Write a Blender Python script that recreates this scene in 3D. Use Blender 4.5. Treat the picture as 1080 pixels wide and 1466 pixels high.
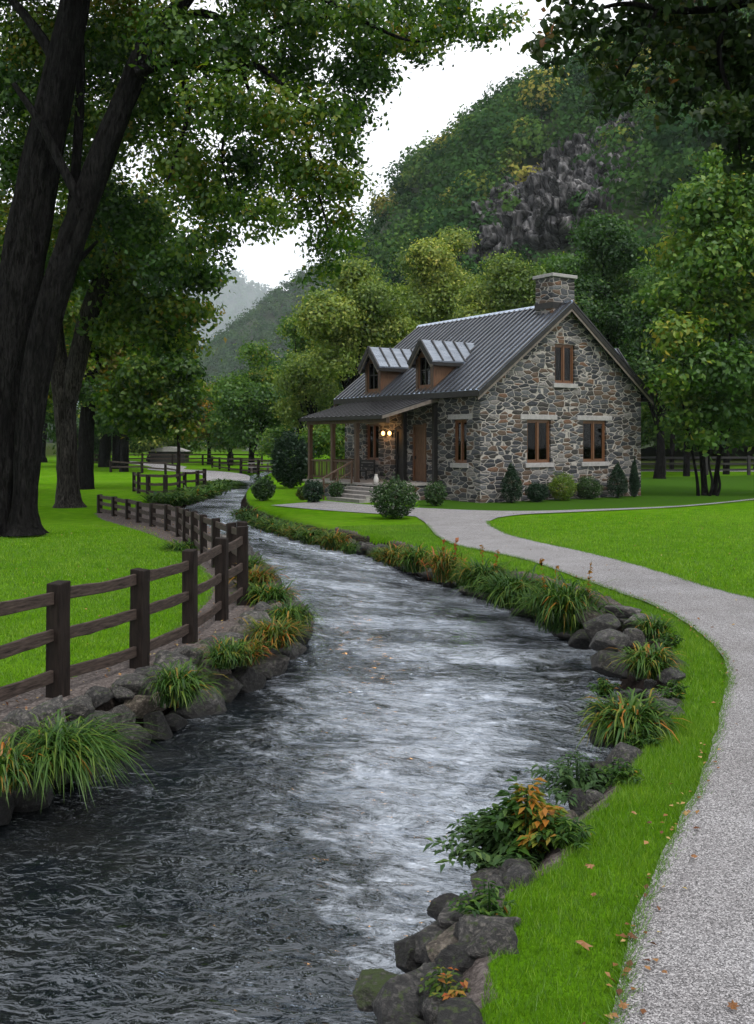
import bpy, bmesh, math, random
import numpy as np
from mathutils import Vector, Matrix
from mathutils.geometry import tessellate_polygon

for o in list(bpy.data.objects):
    bpy.data.objects.remove(o)
scene = bpy.context.scene
COL = scene.collection
R = math.radians

# ------------------------------------------------------------------ camera, sky, sun, exposure
CAMZ, F, HZ, CX = 2.6, 1400.0, 630.0, 540.0
cam = bpy.data.cameras.new('camera')
cam.sensor_width = 36.0
cam.lens = 36.0 * F / 1466.0
cam.shift_y = -(733.0 - HZ) / 1466.0
cam.clip_start = 0.1
cam.clip_end = 12000
camo = bpy.data.objects.new('camera', cam)
camo.location = (0, 0, CAMZ)
camo.rotation_euler = (R(90), 0, 0)
COL.objects.link(camo)
scene.camera = camo

SUN_EL, SUN_AZ = R(58), R(150)          # azimuth clockwise from +Y: behind the camera, to the right
world = bpy.data.worlds.new('World')
scene.world = world
world.use_nodes = True
wn, wl = world.node_tree.nodes, world.node_tree.links
wn.clear()
sky = wn.new('ShaderNodeTexSky')
sky.sky_type = 'NISHITA'
sky.sun_disc = False
sky.sun_elevation = SUN_EL
sky.sun_rotation = SUN_AZ
sky.air_density = 1.0
sky.dust_density = 4.0
mixw = wn.new('ShaderNodeMixRGB')           # cloud cover over the clear sky
mixw.inputs[0].default_value = 0.86
mixw.inputs[2].default_value = (9.75, 9.75, 9.85, 1)
wl.new(sky.outputs[0], mixw.inputs[1])
bg = wn.new('ShaderNodeBackground')
bg.inputs[1].default_value = 0.13
wl.new(mixw.outputs[0], bg.inputs[0])
wout = wn.new('ShaderNodeOutputWorld')
wl.new(bg.outputs[0], wout.inputs[0])

sun = bpy.data.lights.new('sun', 'SUN')
sun.energy = 1.35
sun.angle = R(12)
sun.color = (1.0, 0.96, 0.9)
suno = bpy.data.objects.new('sun', sun)
suno.rotation_euler = (R(90) - SUN_EL, 0, R(180) - SUN_AZ + R(0))
COL.objects.link(suno)

scene.view_settings.view_transform = 'Standard'
scene.view_settings.look = 'None'
scene.view_settings.exposure = 0.55
scene.view_settings.gamma = 1.0
scene.view_settings.use_curve_mapping = False
scene.render.engine = 'CYCLES'
cy = scene.cycles
cy.max_bounces = 6
cy.diffuse_bounces = 3
cy.glossy_bounces = 3
cy.transmission_bounces = 4
cy.transparent_max_bounces = 12
cy.volume_bounces = 1
cy.use_denoising = True
cy.caustics_reflective = False
cy.caustics_refractive = False

# ------------------------------------------------------------------ helpers
def gp(x, y, z=0.0):
    """world point on height z seen at photo pixel (x, y)"""
    Y = (CAMZ - z) * F / (y - HZ)
    return ((x - CX) * Y / F, Y, z)

def pp(x, y, Y):
    return np.array(((x - CX) * Y / F, Y, CAMZ + (HZ - y) * Y / F))

def smooth(a, b, x):
    t = np.clip((x - a) / (b - a), 0, 1)
    return t * t * (3 - 2 * t)

def _hash(ix, iy, iz, seed):
    h = (ix * 374761393 + iy * 668265263 + iz * 2147483647 + seed * 1274126177) & 0xFFFFFFFF
    h = ((h ^ (h >> 13)) * 1274126177) & 0xFFFFFFFF
    h = ((h ^ (h >> 16)) * 2246822519) & 0xFFFFFFFF
    return ((h ^ (h >> 15)) & 0xFFFFFF) / float(0xFFFFFF)

def vnoise(p, seed=0):
    p = np.asarray(p, float)
    i = np.floor(p).astype(np.int64)
    f = p - i
    f = f * f * f * (f * (f * 6 - 15) + 10)
    out = 0
    for dx in (0, 1):
        for dy in (0, 1):
            for dz in (0, 1):
                w = (f[:, 0] if dx else 1 - f[:, 0]) * (f[:, 1] if dy else 1 - f[:, 1]) * (f[:, 2] if dz else 1 - f[:, 2])
                out = out + w * _hash(i[:, 0] + dx, i[:, 1] + dy, i[:, 2] + dz, seed)
    return out * 2 - 1

def fbm(p, octs=4, seed=0):
    p = np.asarray(p, float)
    a, s, t = 1.0, 0, 0
    for k in range(octs):
        s = s + a * vnoise(p * (2.03 ** k) + 17.3 * k, seed + k)
        t += a
        a *= 0.5
    return s / t

def link(name, me, mat=None, parent=None, smooth_shade=False):
    if mat is not None:
        for m in (mat if isinstance(mat, (list, tuple)) else [mat]):
            me.materials.append(m)
    if smooth_shade:
        me.polygons.foreach_set('use_smooth', np.ones(len(me.polygons), bool))
    o = bpy.data.objects.new(name, me)
    COL.objects.link(o)
    if parent is not None:
        o.parent = parent
    return o

def np_mesh(name, V, Fc, k):
    """fast mesh: V (n,3), Fc (m,k) indices"""
    me = bpy.data.meshes.new(name)
    V = np.ascontiguousarray(V, dtype=np.float32)
    Fc = np.ascontiguousarray(Fc, dtype=np.int32)
    me.vertices.add(len(V)); me.vertices.foreach_set('co', V.ravel())
    me.loops.add(Fc.size); me.loops.foreach_set('vertex_index', Fc.ravel())
    me.polygons.add(len(Fc))
    me.polygons.foreach_set('loop_start', np.arange(len(Fc), dtype=np.int32) * k)
    me.update(calc_edges=True)
    return me

def face_attr(me, name, vals):
    a = me.attributes.new(name, 'FLOAT', 'FACE')
    a.data.foreach_set('value', np.ascontiguousarray(vals, dtype=np.float32))

def pt_attr(me, name, vals):
    a = me.attributes.new(name, 'FLOAT', 'POINT')
    a.data.foreach_set('value', np.ascontiguousarray(vals, dtype=np.float32))

class MB:
    """collects shapes for one mesh"""
    def __init__(s):
        s.v, s.f = [], []
    def add(s, vs, fs):
        b = len(s.v)
        s.v += [tuple(map(float, p)) for p in vs]
        s.f += [tuple(int(i) + b for i in f) for f in fs]
        return s
    def box(s, x0, x1, y0, y1, z0, z1):
        return s.add([(x0, y0, z0), (x1, y0, z0), (x1, y1, z0), (x0, y1, z0), (x0, y0, z1), (x1, y0, z1), (x1, y1, z1), (x0, y1, z1)],
                     [(0, 3, 2, 1), (4, 5, 6, 7), (0, 1, 5, 4), (1, 2, 6, 5), (2, 3, 7, 6), (3, 0, 4, 7)])
    def prism(s, poly, d):
        """poly: 3-D ring, extruded by vector d"""
        n = len(poly)
        p = [Vector(q) for q in poly]
        d = Vector(d)
        vs = p + [q + d for q in p]
        fs = [tuple(range(n))[::-1], tuple(range(n, 2 * n))]
        fs += [(i, (i + 1) % n, n + (i + 1) % n, n + i) for i in range(n)]
        return s.add(vs, fs)
    def beam(s, a, b, w, h, up=(0, 0, 1)):
        a, b = Vector(a), Vector(b)
        d = (b - a).normalized()
        side = d.cross(Vector(up)).normalized()
        u = side.cross(d).normalized()
        q = [side * (w / 2) * i + u * (h / 2) * j for i, j in ((-1, -1), (1, -1), (1, 1), (-1, 1))]
        vs = [a + k for k in q] + [b + k for k in q]
        return s.add(vs, [(0, 1, 2, 3)[::-1], (4, 5, 6, 7), (0, 1, 5, 4), (1, 2, 6, 5), (2, 3, 7, 6), (3, 0, 4, 7)])
    def build(s, name, mat, parent=None, bevel=0, sm=False):
        me = bpy.data.meshes.new(name)
        me.from_pydata(s.v, [], s.f)
        bm = bmesh.new(); bm.from_mesh(me)
        bmesh.ops.recalc_face_normals(bm, faces=bm.faces)
        if bevel:
            bmesh.ops.bevel(bm, geom=list(bm.edges), offset=bevel, segments=1, affect='EDGES', clamp_overlap=True)
        bm.to_mesh(me); bm.free()
        return link(name, me, mat, parent, sm)

def panel(outer, holes, depth_vec, to3):
    """wall plate with real openings: 2-D outlines, mapped to 3-D by to3, given thickness"""
    loops = [outer] + holes
    tri = tessellate_polygon([[Vector((p[0], p[1], 0)) for p in L] for L in loops])
    flat = [p for L in loops for p in L]
    n = len(flat)
    d = Vector(depth_vec)
    a = [Vector(to3(*p)) for p in flat]
    m = MB()
    vs = a + [q + d for q in a]
    fs = [t for t in tri] + [(t[2] + n, t[1] + n, t[0] + n) for t in tri]
    b = 0
    for L in loops:
        k = len(L)
        fs += [(b + i, b + (i + 1) % k, n + b + (i + 1) % k, n + b + i) for i in range(k)]
        b += k
    m.add(vs, fs)
    return m

def tag(o, label, cat, group=None, kind=None):
    o['label'] = label
    o['category'] = cat
    if group: o['group'] = group
    if kind: o['kind'] = kind
    return o

def struct(o, kind='structure', label=None, cat=None):
    o['kind'] = kind
    if label: o['label'] = label
    if cat: o['category'] = cat
    return o

def empty(name, loc, rz=0.0):
    o = bpy.data.objects.new(name, None)
    o.empty_display_size = 0.2
    o.location = loc
    o.rotation_euler = (0, 0, rz)
    COL.objects.link(o)
    return o

def tube(pts, rad, seg=10, seed=0, rough=0.0, fscale=1.0):
    """tapered tube through pts; rough adds bark relief"""
    P = np.asarray(pts, float); r = np.asarray(rad, float)
    # resample with Catmull-Rom
    n = len(P)
    t = np.arange(n)
    m = max(2, int(n * (4 if rough else 3)))
    tt = np.linspace(0, n - 1, m)
    def cr(A):
        out = []
        for q in tt:
            i = min(int(q), n - 2); f = q - i
            p0, p1, p2, p3 = A[max(i - 1, 0)], A[i], A[i + 1], A[min(i + 2, n - 1)]
            out.append(0.5 * ((2 * p1) + (-p0 + p2) * f + (2 * p0 - 5 * p1 + 4 * p2 - p3) * f * f + (-p0 + 3 * p1 - 3 * p2 + p3) * f ** 3))
        return np.array(out)
    P = cr(P); r = np.interp(tt, t, r)
    T = np.gradient(P, axis=0); T /= np.linalg.norm(T, axis=1)[:, None] + 1e-9
    ref = np.array((0.0, 1.0, 0.13)) if abs(T[0][2]) > 0.6 else np.array((0.0, 0.0, 1.0))
    V = []
    a = np.linspace(0, 2 * math.pi, seg, endpoint=False)
    N = np.cross(T[0], ref); N /= np.linalg.norm(N)
    L = np.concatenate([[0], np.cumsum(np.linalg.norm(np.diff(P, axis=0), axis=1))])
    for i in range(m):
        N = N - T[i] * N.dot(T[i]); N /= np.linalg.norm(N) + 1e-9
        B = np.cross(T[i], N)
        rr = np.full(seg, r[i])
        if rough:
            q = np.stack([np.cos(a) * 3.2 * fscale, np.sin(a) * 3.2 * fscale, np.full(seg, L[i] * 0.8)], 1)
            rid = np.abs(fbm(q, 3, seed + 5))
            rr = rr * (1 + rough * (0.6 - 2.2 * rid) + 0.10 * vnoise(q * 0.3, seed))
        V.append(P[i] + np.cos(a)[:, None] * N * rr[:, None] + np.sin(a)[:, None] * B * rr[:, None])
    V = np.concatenate(V)
    i = np.arange(m - 1)[:, None] * seg
    j = np.arange(seg)[None]
    Fq = np.stack([i + j, i + (j + 1) % seg, i + seg + (j + 1) % seg, i + seg + j], -1).reshape(-1, 4)
    return V, Fq

def join_quads(lst):
    Vs, Fs, b = [], [], 0
    for V, Fq in lst:
        Vs.append(V); Fs.append(Fq + b); b += len(V)
    return np.concatenate(Vs), np.concatenate(Fs)

def cat_rom(P, m):
    P = np.asarray(P, float); n = len(P)
    tt = np.linspace(0, n - 1, m); out = []
    for q in tt:
        i = min(int(q), n - 2); f = q - i
        p0, p1, p2, p3 = P[max(i - 1, 0)], P[i], P[i + 1], P[min(i + 2, n - 1)]
        out.append(0.5 * ((2 * p1) + (-p0 + p2) * f + (2 * p0 - 5 * p1 + 4 * p2 - p3) * f * f + (-p0 + 3 * p1 - 3 * p2 + p3) * f ** 3))
    return np.array(out)

def dist_poly(pts, line):
    pts = np.asarray(pts); d = np.full(len(pts), 1e9)
    for a, b in zip(line[:-1], line[1:]):
        ab = b - a
        t = np.clip(((pts - a) @ ab) / (ab @ ab + 1e-12), 0, 1)
        d = np.minimum(d, np.hypot(*(pts - a - t[:, None] * ab).T))
    return d

def inside(pts, poly):
    x, y = pts[:, 0], pts[:, 1]
    c = np.zeros(len(pts), bool)
    n = len(poly)
    for i in range(n):
        x0, y0 = poly[i]; x1, y1 = poly[(i + 1) % n]
        if y0 == y1: continue
        k = ((y0 > y) != (y1 > y)) & (x < (x1 - x0) * (y - y0) / (y1 - y0) + x0)
        c ^= k
    return c

# ------------------------------------------------------------------ materials
def new_mat(name):
    m = bpy.data.materials.new(name); m.use_nodes = True
    m.node_tree.nodes.clear()
    return m, m.node_tree.nodes, m.node_tree.links

def ramp(n, l, src, stops, interp='LINEAR'):
    r = n.new('ShaderNodeValToRGB'); r.color_ramp.interpolation = interp
    e = r.color_ramp.elements
    while len(e) > 1: e.remove(e[-1])
    e[0].position = stops[0][0]; e[0].color = (*stops[0][1], 1)
    for p, c in stops[1:]:
        k = e.new(p); k.color = (*c, 1)
    l.new(src, r.inputs[0])
    return r.outputs[0]

def mapping(n, l, src, scale=(1, 1, 1), rot=(0, 0, 0)):
    m = n.new('ShaderNodeMapping')
    m.inputs['Scale'].default_value = scale; m.inputs['Rotation'].default_value = rot
    l.new(src, m.inputs[0]); return m.outputs[0]

def noise(n, l, vec, scale, detail=4, rough=0.55, dist=0.0, out=0):
    k = n.new('ShaderNodeTexNoise')
    k.inputs['Scale'].default_value = scale; k.inputs['Detail'].default_value = detail
    k.inputs['Roughness'].default_value = rough; k.inputs['Distortion'].default_value = dist
    if vec is not None: l.new(vec, k.inputs['Vector'])
    return k.outputs[out]

def mixc(n, l, fac, a, b, mode='MIX'):
    k = n.new('ShaderNodeMixRGB'); k.blend_type = mode
    for s, v in ((0, fac), (1, a), (2, b)):
        if isinstance(v, (int, float)): k.inputs[s].default_value = v
        elif isinstance(v, tuple): k.inputs[s].default_value = (*v, 1)
        else: l.new(v, k.inputs[s])
    return k.outputs[0]

def mth(n, l, op, a, b=None, clamp=False):
    k = n.new('ShaderNodeMath'); k.operation = op; k.use_clamp = clamp
    for s, v in ((0, a), (1, b)):
        if v is None: continue
        if isinstance(v, (int, float)): k.inputs[s].default_value = v
        else: l.new(v, k.inputs[s])
    return k.outputs[0]

def bump(n, l, h, strength=0.5, dist=0.02, prev=None):
    k = n.new('ShaderNodeBump')
    k.inputs['Strength'].default_value = strength; k.inputs['Distance'].default_value = dist
    l.new(h, k.inputs['Height'])
    if prev is not None: l.new(prev, k.inputs['Normal'])
    return k.outputs[0]

def principled(n, l, col, rough=0.7, nrm=None, spec=0.5, metal=0.0):
    p = n.new('ShaderNodeBsdfPrincipled')
    if isinstance(col, tuple): p.inputs['Base Color'].default_value = (*col, 1)
    else: l.new(col, p.inputs['Base Color'])
    if isinstance(rough, (int, float)): p.inputs['Roughness'].default_value = rough
    else: l.new(rough, p.inputs['Roughness'])
    p.inputs['Specular IOR Level'].default_value = spec
    p.inputs['Metallic'].default_value = metal
    if nrm is not None: l.new(nrm, p.inputs['Normal'])
    o = n.new('ShaderNodeOutputMaterial')
    l.new(p.outputs[0], o.inputs[0])
    return p

def texco(n, which='Object'):
    return n.new('ShaderNodeTexCoord').outputs[which]

def leaf_mat(name, stops, trans=0.35, gloss=0.02):
    """foliage: colour of each leaf read from its own 'tint' value"""
    m, n, l = new_mat(name)
    a = n.new('ShaderNodeAttribute'); a.attribute_name = 'tint'
    c = ramp(n, l, a.outputs['Fac'], stops)
    d = n.new('ShaderNodeBsdfDiffuse'); l.new(c, d.inputs[0])
    t = n.new('ShaderNodeBsdfTranslucent')
    l.new(mixc(n, l, 1.0, c, (1.25, 1.3, 0.7), 'MULTIPLY'), t.inputs[0])
    s = n.new('ShaderNodeMixShader'); s.inputs[0].default_value = trans
    l.new(d.outputs[0], s.inputs[1]); l.new(t.outputs[0], s.inputs[2])
    g = n.new('ShaderNodeBsdfGlossy'); g.inputs['Roughness'].default_value = 0.45
    g.inputs[0].default_value = (0.9, 0.95, 1, 1)
    s2 = n.new('ShaderNodeMixShader'); s2.inputs[0].default_value = gloss
    l.new(s.outputs[0], s2.inputs[1]); l.new(g.outputs[0], s2.inputs[2])
    o = n.new('ShaderNodeOutputMaterial'); l.new(s2.outputs[0], o.inputs[0])
    return m

def bark_mat(name, dark, light, scale=1.0):
    m, n, l = new_mat(name)
    tc = texco(n)
    v = mapping(n, l, tc, (10 * scale, 10 * scale, 1.9 * scale))
    a = noise(n, l, v, 1.6, 6, 0.65, 0.8)
    b = noise(n, l, mapping(n, l, tc, (3, 3, 0.5)), 1.0, 4, 0.6)
    c = ramp(n, l, a, [(0.42, dark), (0.58, tuple(0.5 * (x + y) for x, y in zip(dark, light))), (0.72, light)])
    c = mixc(n, l, ramp(n, l, b, [(0.4, (0, 0, 0)), (0.7, (0.6, 0.6, 0.6))]), c, tuple(x * 0.55 for x in dark))
    nb = bump(n, l, a, 1.0, 0.06)
    principled(n, l, c, 0.95, nb, 0.06)
    return m

def simple_noise_mat(name, c0, c1, scale, rough=0.8, bs=0.4, bd=0.02, spec=0.3, stretch=(1, 1, 1), metal=0.0):
    m, n, l = new_mat(name)
    v = mapping(n, l, texco(n), stretch)
    a = noise(n, l, v, scale, 6, 0.62, 0.3)
    c = ramp(n, l, a, [(0.3, c0), (0.7, c1)])
    principled(n, l, c, rough, bump(n, l, a, bs, bd), spec, metal)
    return m

M = {}
M['wood_post'] = simple_noise_mat('weathered_post_wood', (0.004, 0.003, 0.0026), (0.020, 0.0145, 0.0125), 9, 0.8, 0.5, 0.012, 0.12, (3, 3, 0.35))
M['wood_rail'] = simple_noise_mat('weathered_rail_wood', (0.010, 0.0075, 0.0065), (0.070, 0.052, 0.044), 5, 0.8, 0.5, 0.012, 0.15, (1.2, 1.2, 9))
M['porch_wood'] = simple_noise_mat('porch_wood', (0.034, 0.018, 0.011), (0.095, 0.054, 0.032), 6, 0.6, 0.3, 0.01, 0.4, (3, 3, 0.4))
M['cedar'] = simple_noise_mat('cedar_boards', (0.06, 0.030, 0.016), (0.15, 0.082, 0.046), 5, 0.6, 0.4, 0.01, 0.3, (5, 5, 0.6))
M['frame_wood'] = simple_noise_mat('stained_window_wood', (0.06, 0.023, 0.008), (0.14, 0.058, 0.022), 6, 0.45, 0.2, 0.005, 0.5, (5, 5, 0.5))
M['dark_trim'] = simple_noise_mat('dark_trim_paint', (0.009, 0.0085, 0.0085), (0.022, 0.021, 0.020), 5, 0.6, 0.2, 0.005)
M['trim'] = simple_noise_mat('weathered_trim', (0.09, 0.075, 0.065), (0.17, 0.145, 0.125), 5, 0.7, 0.2, 0.005)
M['sill'] = simple_noise_mat('dressed_sill_stone', (0.20, 0.195, 0.195), (0.32, 0.31, 0.31), 7, 0.8, 0.4, 0.01)
M['step'] = simple_noise_mat('step_stone', (0.17, 0.16, 0.155), (0.30, 0.285, 0.27), 5, 0.75, 0.4, 0.01)
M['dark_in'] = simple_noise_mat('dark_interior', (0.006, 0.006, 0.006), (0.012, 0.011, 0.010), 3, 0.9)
M['white'] = simple_noise_mat('white_glaze', (0.4, 0.39, 0.37), (0.52, 0.51, 0.49), 4, 0.4, 0.1, 0.003)

def mk_glass():
    m, n, l = new_mat('window_glass')
    t = n.new('ShaderNodeBsdfTransparent'); t.inputs[0].default_value = (0.4, 0.42, 0.42, 1)
    g = n.new('ShaderNodeBsdfGlossy'); g.inputs['Roughness'].default_value = 0.03
    fr = n.new('ShaderNodeFresnel'); fr.inputs[0].default_value = 1.22
    s = n.new('ShaderNodeMixShader'); l.new(fr.outputs[0], s.inputs[0])
    l.new(t.outputs[0], s.inputs[1]); l.new(g.outputs[0], s.inputs[2])
    o = n.new('ShaderNodeOutputMaterial'); l.new(s.outputs[0], o.inputs[0])
    return m
M['glass'] = mk_glass()

def mk_lamp():
    m, n, l = new_mat('lit_bulb')
    e = n.new('ShaderNodeEmission'); e.inputs[0].default_value = (1.0, 0.52, 0.16, 1); e.inputs[1].default_value = 4.5
    o = n.new('ShaderNodeOutputMaterial'); l.new(e.outputs[0], o.inputs[0])
    return m
M['lamp'] = mk_lamp()

def mk_stone_wall():
    m, n, l = new_mat('fieldstone_masonry')
    tc = texco(n)
    wob = n.new('ShaderNodeTexNoise'); wob.inputs['Scale'].default_value = 1.7; wob.inputs['Detail'].default_value = 3
    l.new(tc, wob.inputs['Vector'])
    dv = n.new('ShaderNodeVectorMath'); dv.operation = 'SUBTRACT'
    l.new(wob.outputs['Color'], dv.inputs[0]); dv.inputs[1].default_value = (0.5, 0.5, 0.5)
    ds = n.new('ShaderNodeVectorMath'); ds.operation = 'SCALE'; ds.inputs['Scale'].default_value = 0.15
    l.new(dv.outputs[0], ds.inputs[0])
    ad = n.new('ShaderNodeVectorMath'); ad.operation = 'ADD'
    l.new(tc, ad.inputs[0]); l.new(ds.outputs[0], ad.inputs[1])
    v = mapping(n, l, ad.outputs[0], (2.1, 2.1, 5.4))
    vo = n.new('ShaderNodeTexVoronoi'); vo.inputs['Scale'].default_value = 1.0; vo.inputs['Randomness'].default_value = 0.72
    l.new(v, vo.inputs['Vector'])
    ve = n.new('ShaderNodeTexVoronoi'); ve.feature = 'DISTANCE_TO_EDGE'; ve.inputs['Scale'].default_value = 1.0
    ve.inputs['Randomness'].default_value = 0.72
    l.new(v, ve.inputs['Vector'])
    sep = n.new('ShaderNodeSeparateColor'); l.new(vo.outputs['Color'], sep.inputs[0])
    c = ramp(n, l, sep.outputs[0], [(0.0, (0.028, 0.031, 0.037)), (0.2, (0.055, 0.059, 0.067)), (0.36, (0.038, 0.036, 0.035)), (0.5, (0.10, 0.105, 0.114)),
                                    (0.58, (0.085, 0.06, 0.045)), (0.74, (0.115, 0.066, 0.043)), (0.78, (0.07, 0.074, 0.082)), (0.9, (0.16, 0.153, 0.15))], 'CONSTANT')
    gr = noise(n, l, tc, 14, 6, 0.7, 0.5)
    c = mixc(n, l, 1.0, c, ramp(n, l, gr, [(0.3, (0.5, 0.5, 0.5)), (0.7, (1.4, 1.38, 1.35))]), 'MULTIPLY')
    big = noise(n, l, tc, 0.7, 3)
    mort = mixc(n, l, big, (0.20, 0.185, 0.17), (0.38, 0.355, 0.33))
    rag = mth(n, l, 'ADD', ve.outputs['Distance'], mth(n, l, 'MULTIPLY', mth(n, l, 'SUBTRACT', gr, 0.5), 0.07))
    mask = ramp(n, l, rag, [(0.025, (0, 0, 0)), (0.053, (1, 1, 1))])
    col = mixc(n, l, mask, mort, c)
    hgt = ramp(n, l, rag, [(0.03, (0, 0, 0)), (0.10, (0.7, 0.7, 0.7)), (0.35, (1, 1, 1))])
    tot = mth(n, l, 'ADD', hgt, mth(n, l, 'MULTIPLY', gr, 0.35))
    principled(n, l, col, 0.82, bump(n, l, tot, 0.9, 0.06), 0.3)
    return m
M['stone_wall'] = mk_stone_wall()

def mk_metal_roof(nm, c0, c1, r0, r1, met):
    m, n, l = new_mat(nm)
    tc = texco(n)
    a = noise(n, l, tc, 1.3, 5, 0.6)
    b = noise(n, l, mapping(n, l, tc, (0.6, 6, 0.6)), 2.0, 4)
    c = ramp(n, l, b, [(0.3, c0), (0.7, c1)])
    r = ramp(n, l, a, [(0.3, (r0, r0, r0)), (0.7, (r1, r1, r1))])
    principled(n, l, c, r, bump(n, l, a, 0.12, 0.03), 0.5, met)
    return m
M['roof'] = mk_metal_roof('metal_roof_pan', (0.20, 0.25, 0.33), (0.38, 0.45, 0.56), .15, .28, .85)
M['roof_dormer'] = mk_metal_roof('dormer_metal_pan', (0.15, 0.17, 0.20), (0.27, 0.30, 0.345), .2, .36, .85)
M['roof_dark'] = mk_metal_roof('dark_metal_seam', (0.012, 0.012, 0.014), (0.03, 0.03, 0.034), .35, .5, .2)
M['roof_porch'] = mk_metal_roof('porch_metal_pan', (0.045, 0.047, 0.055), (0.14, 0.145, 0.16), .25, .4, .7)

def mk_rock(name, c0, c1, c2, moss=0.0):
    m, n, l = new_mat(name)
    tc = texco(n)
    a = noise(n, l, tc, 6, 8, 0.68, 0.4)
    b = noise(n, l, tc, 28, 5, 0.7)
    oi = n.new('ShaderNodeObjectInfo')
    c = ramp(n, l, a, [(0.34, c0), (0.5, c1), (0.66, c2)])
    c = mixc(n, l, ramp(n, l, noise(n, l, tc, 9, 6, 0.75, 0.8), [(0.62, (0, 0, 0)), (0.68, (.7, .7, .7))]), c, tuple(min(1, x * 1.7) for x in c2))
    c = mixc(n, l, 1.0, c, ramp(n, l, oi.outputs['Random'], [(0, (0.62, 0.62, 0.64)), (0.5, (1, 0.97, 0.94)), (1, (1.4, 1.37, 1.33))]), 'MULTIPLY')
    c = mixc(n, l, 1.0, c, ramp(n, l, b, [(0.3, (0.6, 0.6, 0.6)), (0.7, (1.3, 1.3, 1.3))]), 'MULTIPLY')
    if moss:
        g = n.new('ShaderNodeNewGeometry'); sx = n.new('ShaderNodeSeparateXYZ'); l.new(g.outputs['Normal'], sx.inputs[0])
        k = mth(n, l, 'MULTIPLY', ramp(n, l, sx.outputs[2], [(0.2, (0, 0, 0)), (0.7, (1, 1, 1))]), ramp(n, l, noise(n, l, tc, 4, 4), [(0.62 - moss * 0.3, (0, 0, 0)), (0.7 - moss * 0.2, (1, 1, 1))]))
        c = mixc(n, l, k, c, (0.045, 0.07, 0.015))
    gp_ = n.new('ShaderNodeNewGeometry'); sz = n.new('ShaderNodeSeparateXYZ'); l.new(gp_.outputs['Position'], sz.inputs[0])
    wet = ramp(n, l, mth(n, l, 'ADD', mth(n, l, 'ADD', sz.outputs[2], 0.60), mth(n, l, 'MULTIPLY', mth(n, l, 'SUBTRACT', a, 0.5), 0.3)), [(0.10, (0.22, 0.22, 0.22)), (0.24, (1, 1, 1))])
    c = mixc(n, l, 1.0, c, wet, 'MULTIPLY')
    h = mth(n, l, 'ADD', a, mth(n, l, 'MULTIPLY', b, 0.4))
    principled(n, l, c, 0.62, bump(n, l, h, 1.0, 0.06), 0.4)
    return m
M['rock'] = mk_rock('bank_rock', (0.012, 0.012, 0.013), (0.045, 0.044, 0.044), (0.17, 0.162, 0.152), 0.15)
M['rock_dark'] = mk_rock('wet_rock', (0.004, 0.004, 0.0045), (0.014, 0.0135, 0.0135), (0.06, 0.058, 0.055), 0.25)
M['rock_warm'] = mk_rock('tan_rock', (0.03, 0.025, 0.021), (0.10, 0.085, 0.07), (0.26, 0.23, 0.195), 0.2)
M['rock_moss'] = mk_rock('mossy_rock', (0.012, 0.012, 0.012), (0.045, 0.044, 0.042), (0.16, 0.155, 0.148), 0.9)

def mk_ground():
    m, n, l = new_mat('lawn_and_soil')
    tc = texco(n)
    fine = noise(n, l, tc, 45, 5, 0.7)
    mid = noise(n, l, tc, 2.2, 5, 0.6)
    big = noise(n, l, tc, 0.22, 4, 0.5)
    g = ramp(n, l, mid, [(0.3, (0.043, 0.120, 0.003)), (0.55, (0.068, 0.168, 0.005)), (0.75, (0.105, 0.205, 0.009))])
    g = mixc(n, l, 1.0, g, ramp(n, l, fine, [(0.3, (0.55, 0.6, 0.5)), (0.7, (1.4, 1.35, 1.5))]), 'MULTIPLY')
    g = mixc(n, l, ramp(n, l, big, [(0.45, (0, 0, 0)), (0.65, (0.5, 0.5, 0.5))]), g, (0.095, 0.19, 0.014))
    pat = noise(n, l, tc, 0.9, 6, 0.7, 0.6)
    g = mixc(n, l, ramp(n, l, pat, [(0.56, (0, 0, 0)), (0.74, (.55, .55, .55))]), g, (0.115, 0.150, 0.022))
    g = mixc(n, l, ramp(n, l, noise(n, l, tc, 1.7, 5, 0.7), [(0.6, (0, 0, 0)), (0.75, (.6, .6, .6))]), g, (0.022, 0.085, 0.010))
    so = ramp(n, l, noise(n, l, tc, 22, 6, 0.75, 0.6), [(0.3, (0.028, 0.023, 0.021)), (0.5, (0.095, 0.082, 0.078)), (0.66, (0.19, 0.165, 0.155)), (0.75, (0.16, 0.085, 0.04))])
    gq = n.new('ShaderNodeNewGeometry'); sq = n.new('ShaderNodeSeparateXYZ'); l.new(gq.outputs['Position'], sq.inputs[0])
    so = mixc(n, l, 1.0, so, ramp(n, l, mth(n, l, 'ADD', sq.outputs[2], 1.0), [(0.86, (.20, .19, .18)), (0.985, (1, 1, 1))]), 'MULTIPLY')
    a = n.new('ShaderNodeAttribute'); a.attribute_name = 'soil'
    fr = mth(n, l, 'ADD', a.outputs['Fac'], mth(n, l, 'MULTIPLY', mth(n, l, 'SUBTRACT', noise(n, l, tc, 6, 5, 0.7), 0.5), 0.9))
    k = ramp(n, l, fr, [(0.42, (0, 0, 0)), (0.58, (1, 1, 1))])
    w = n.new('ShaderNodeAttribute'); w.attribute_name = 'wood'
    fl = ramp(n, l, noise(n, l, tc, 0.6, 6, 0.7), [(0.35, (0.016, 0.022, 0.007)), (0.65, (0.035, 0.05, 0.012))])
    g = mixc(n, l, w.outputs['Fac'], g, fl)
    d = n.new('ShaderNodeAttribute'); d.attribute_name = 'grass_shade'
    g = mixc(n, l, d.outputs['Fac'], g, mixc(n, l, fine, (0.020, 0.058, 0.006), (0.045, 0.10, 0.012)))  # shade near the house painted into the grass colour
    c = mixc(n, l, k, g, so)
    principled(n, l, c, 1.0, bump(n, l, fine, 0.7, 0.03), 0.0)
    return m
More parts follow.
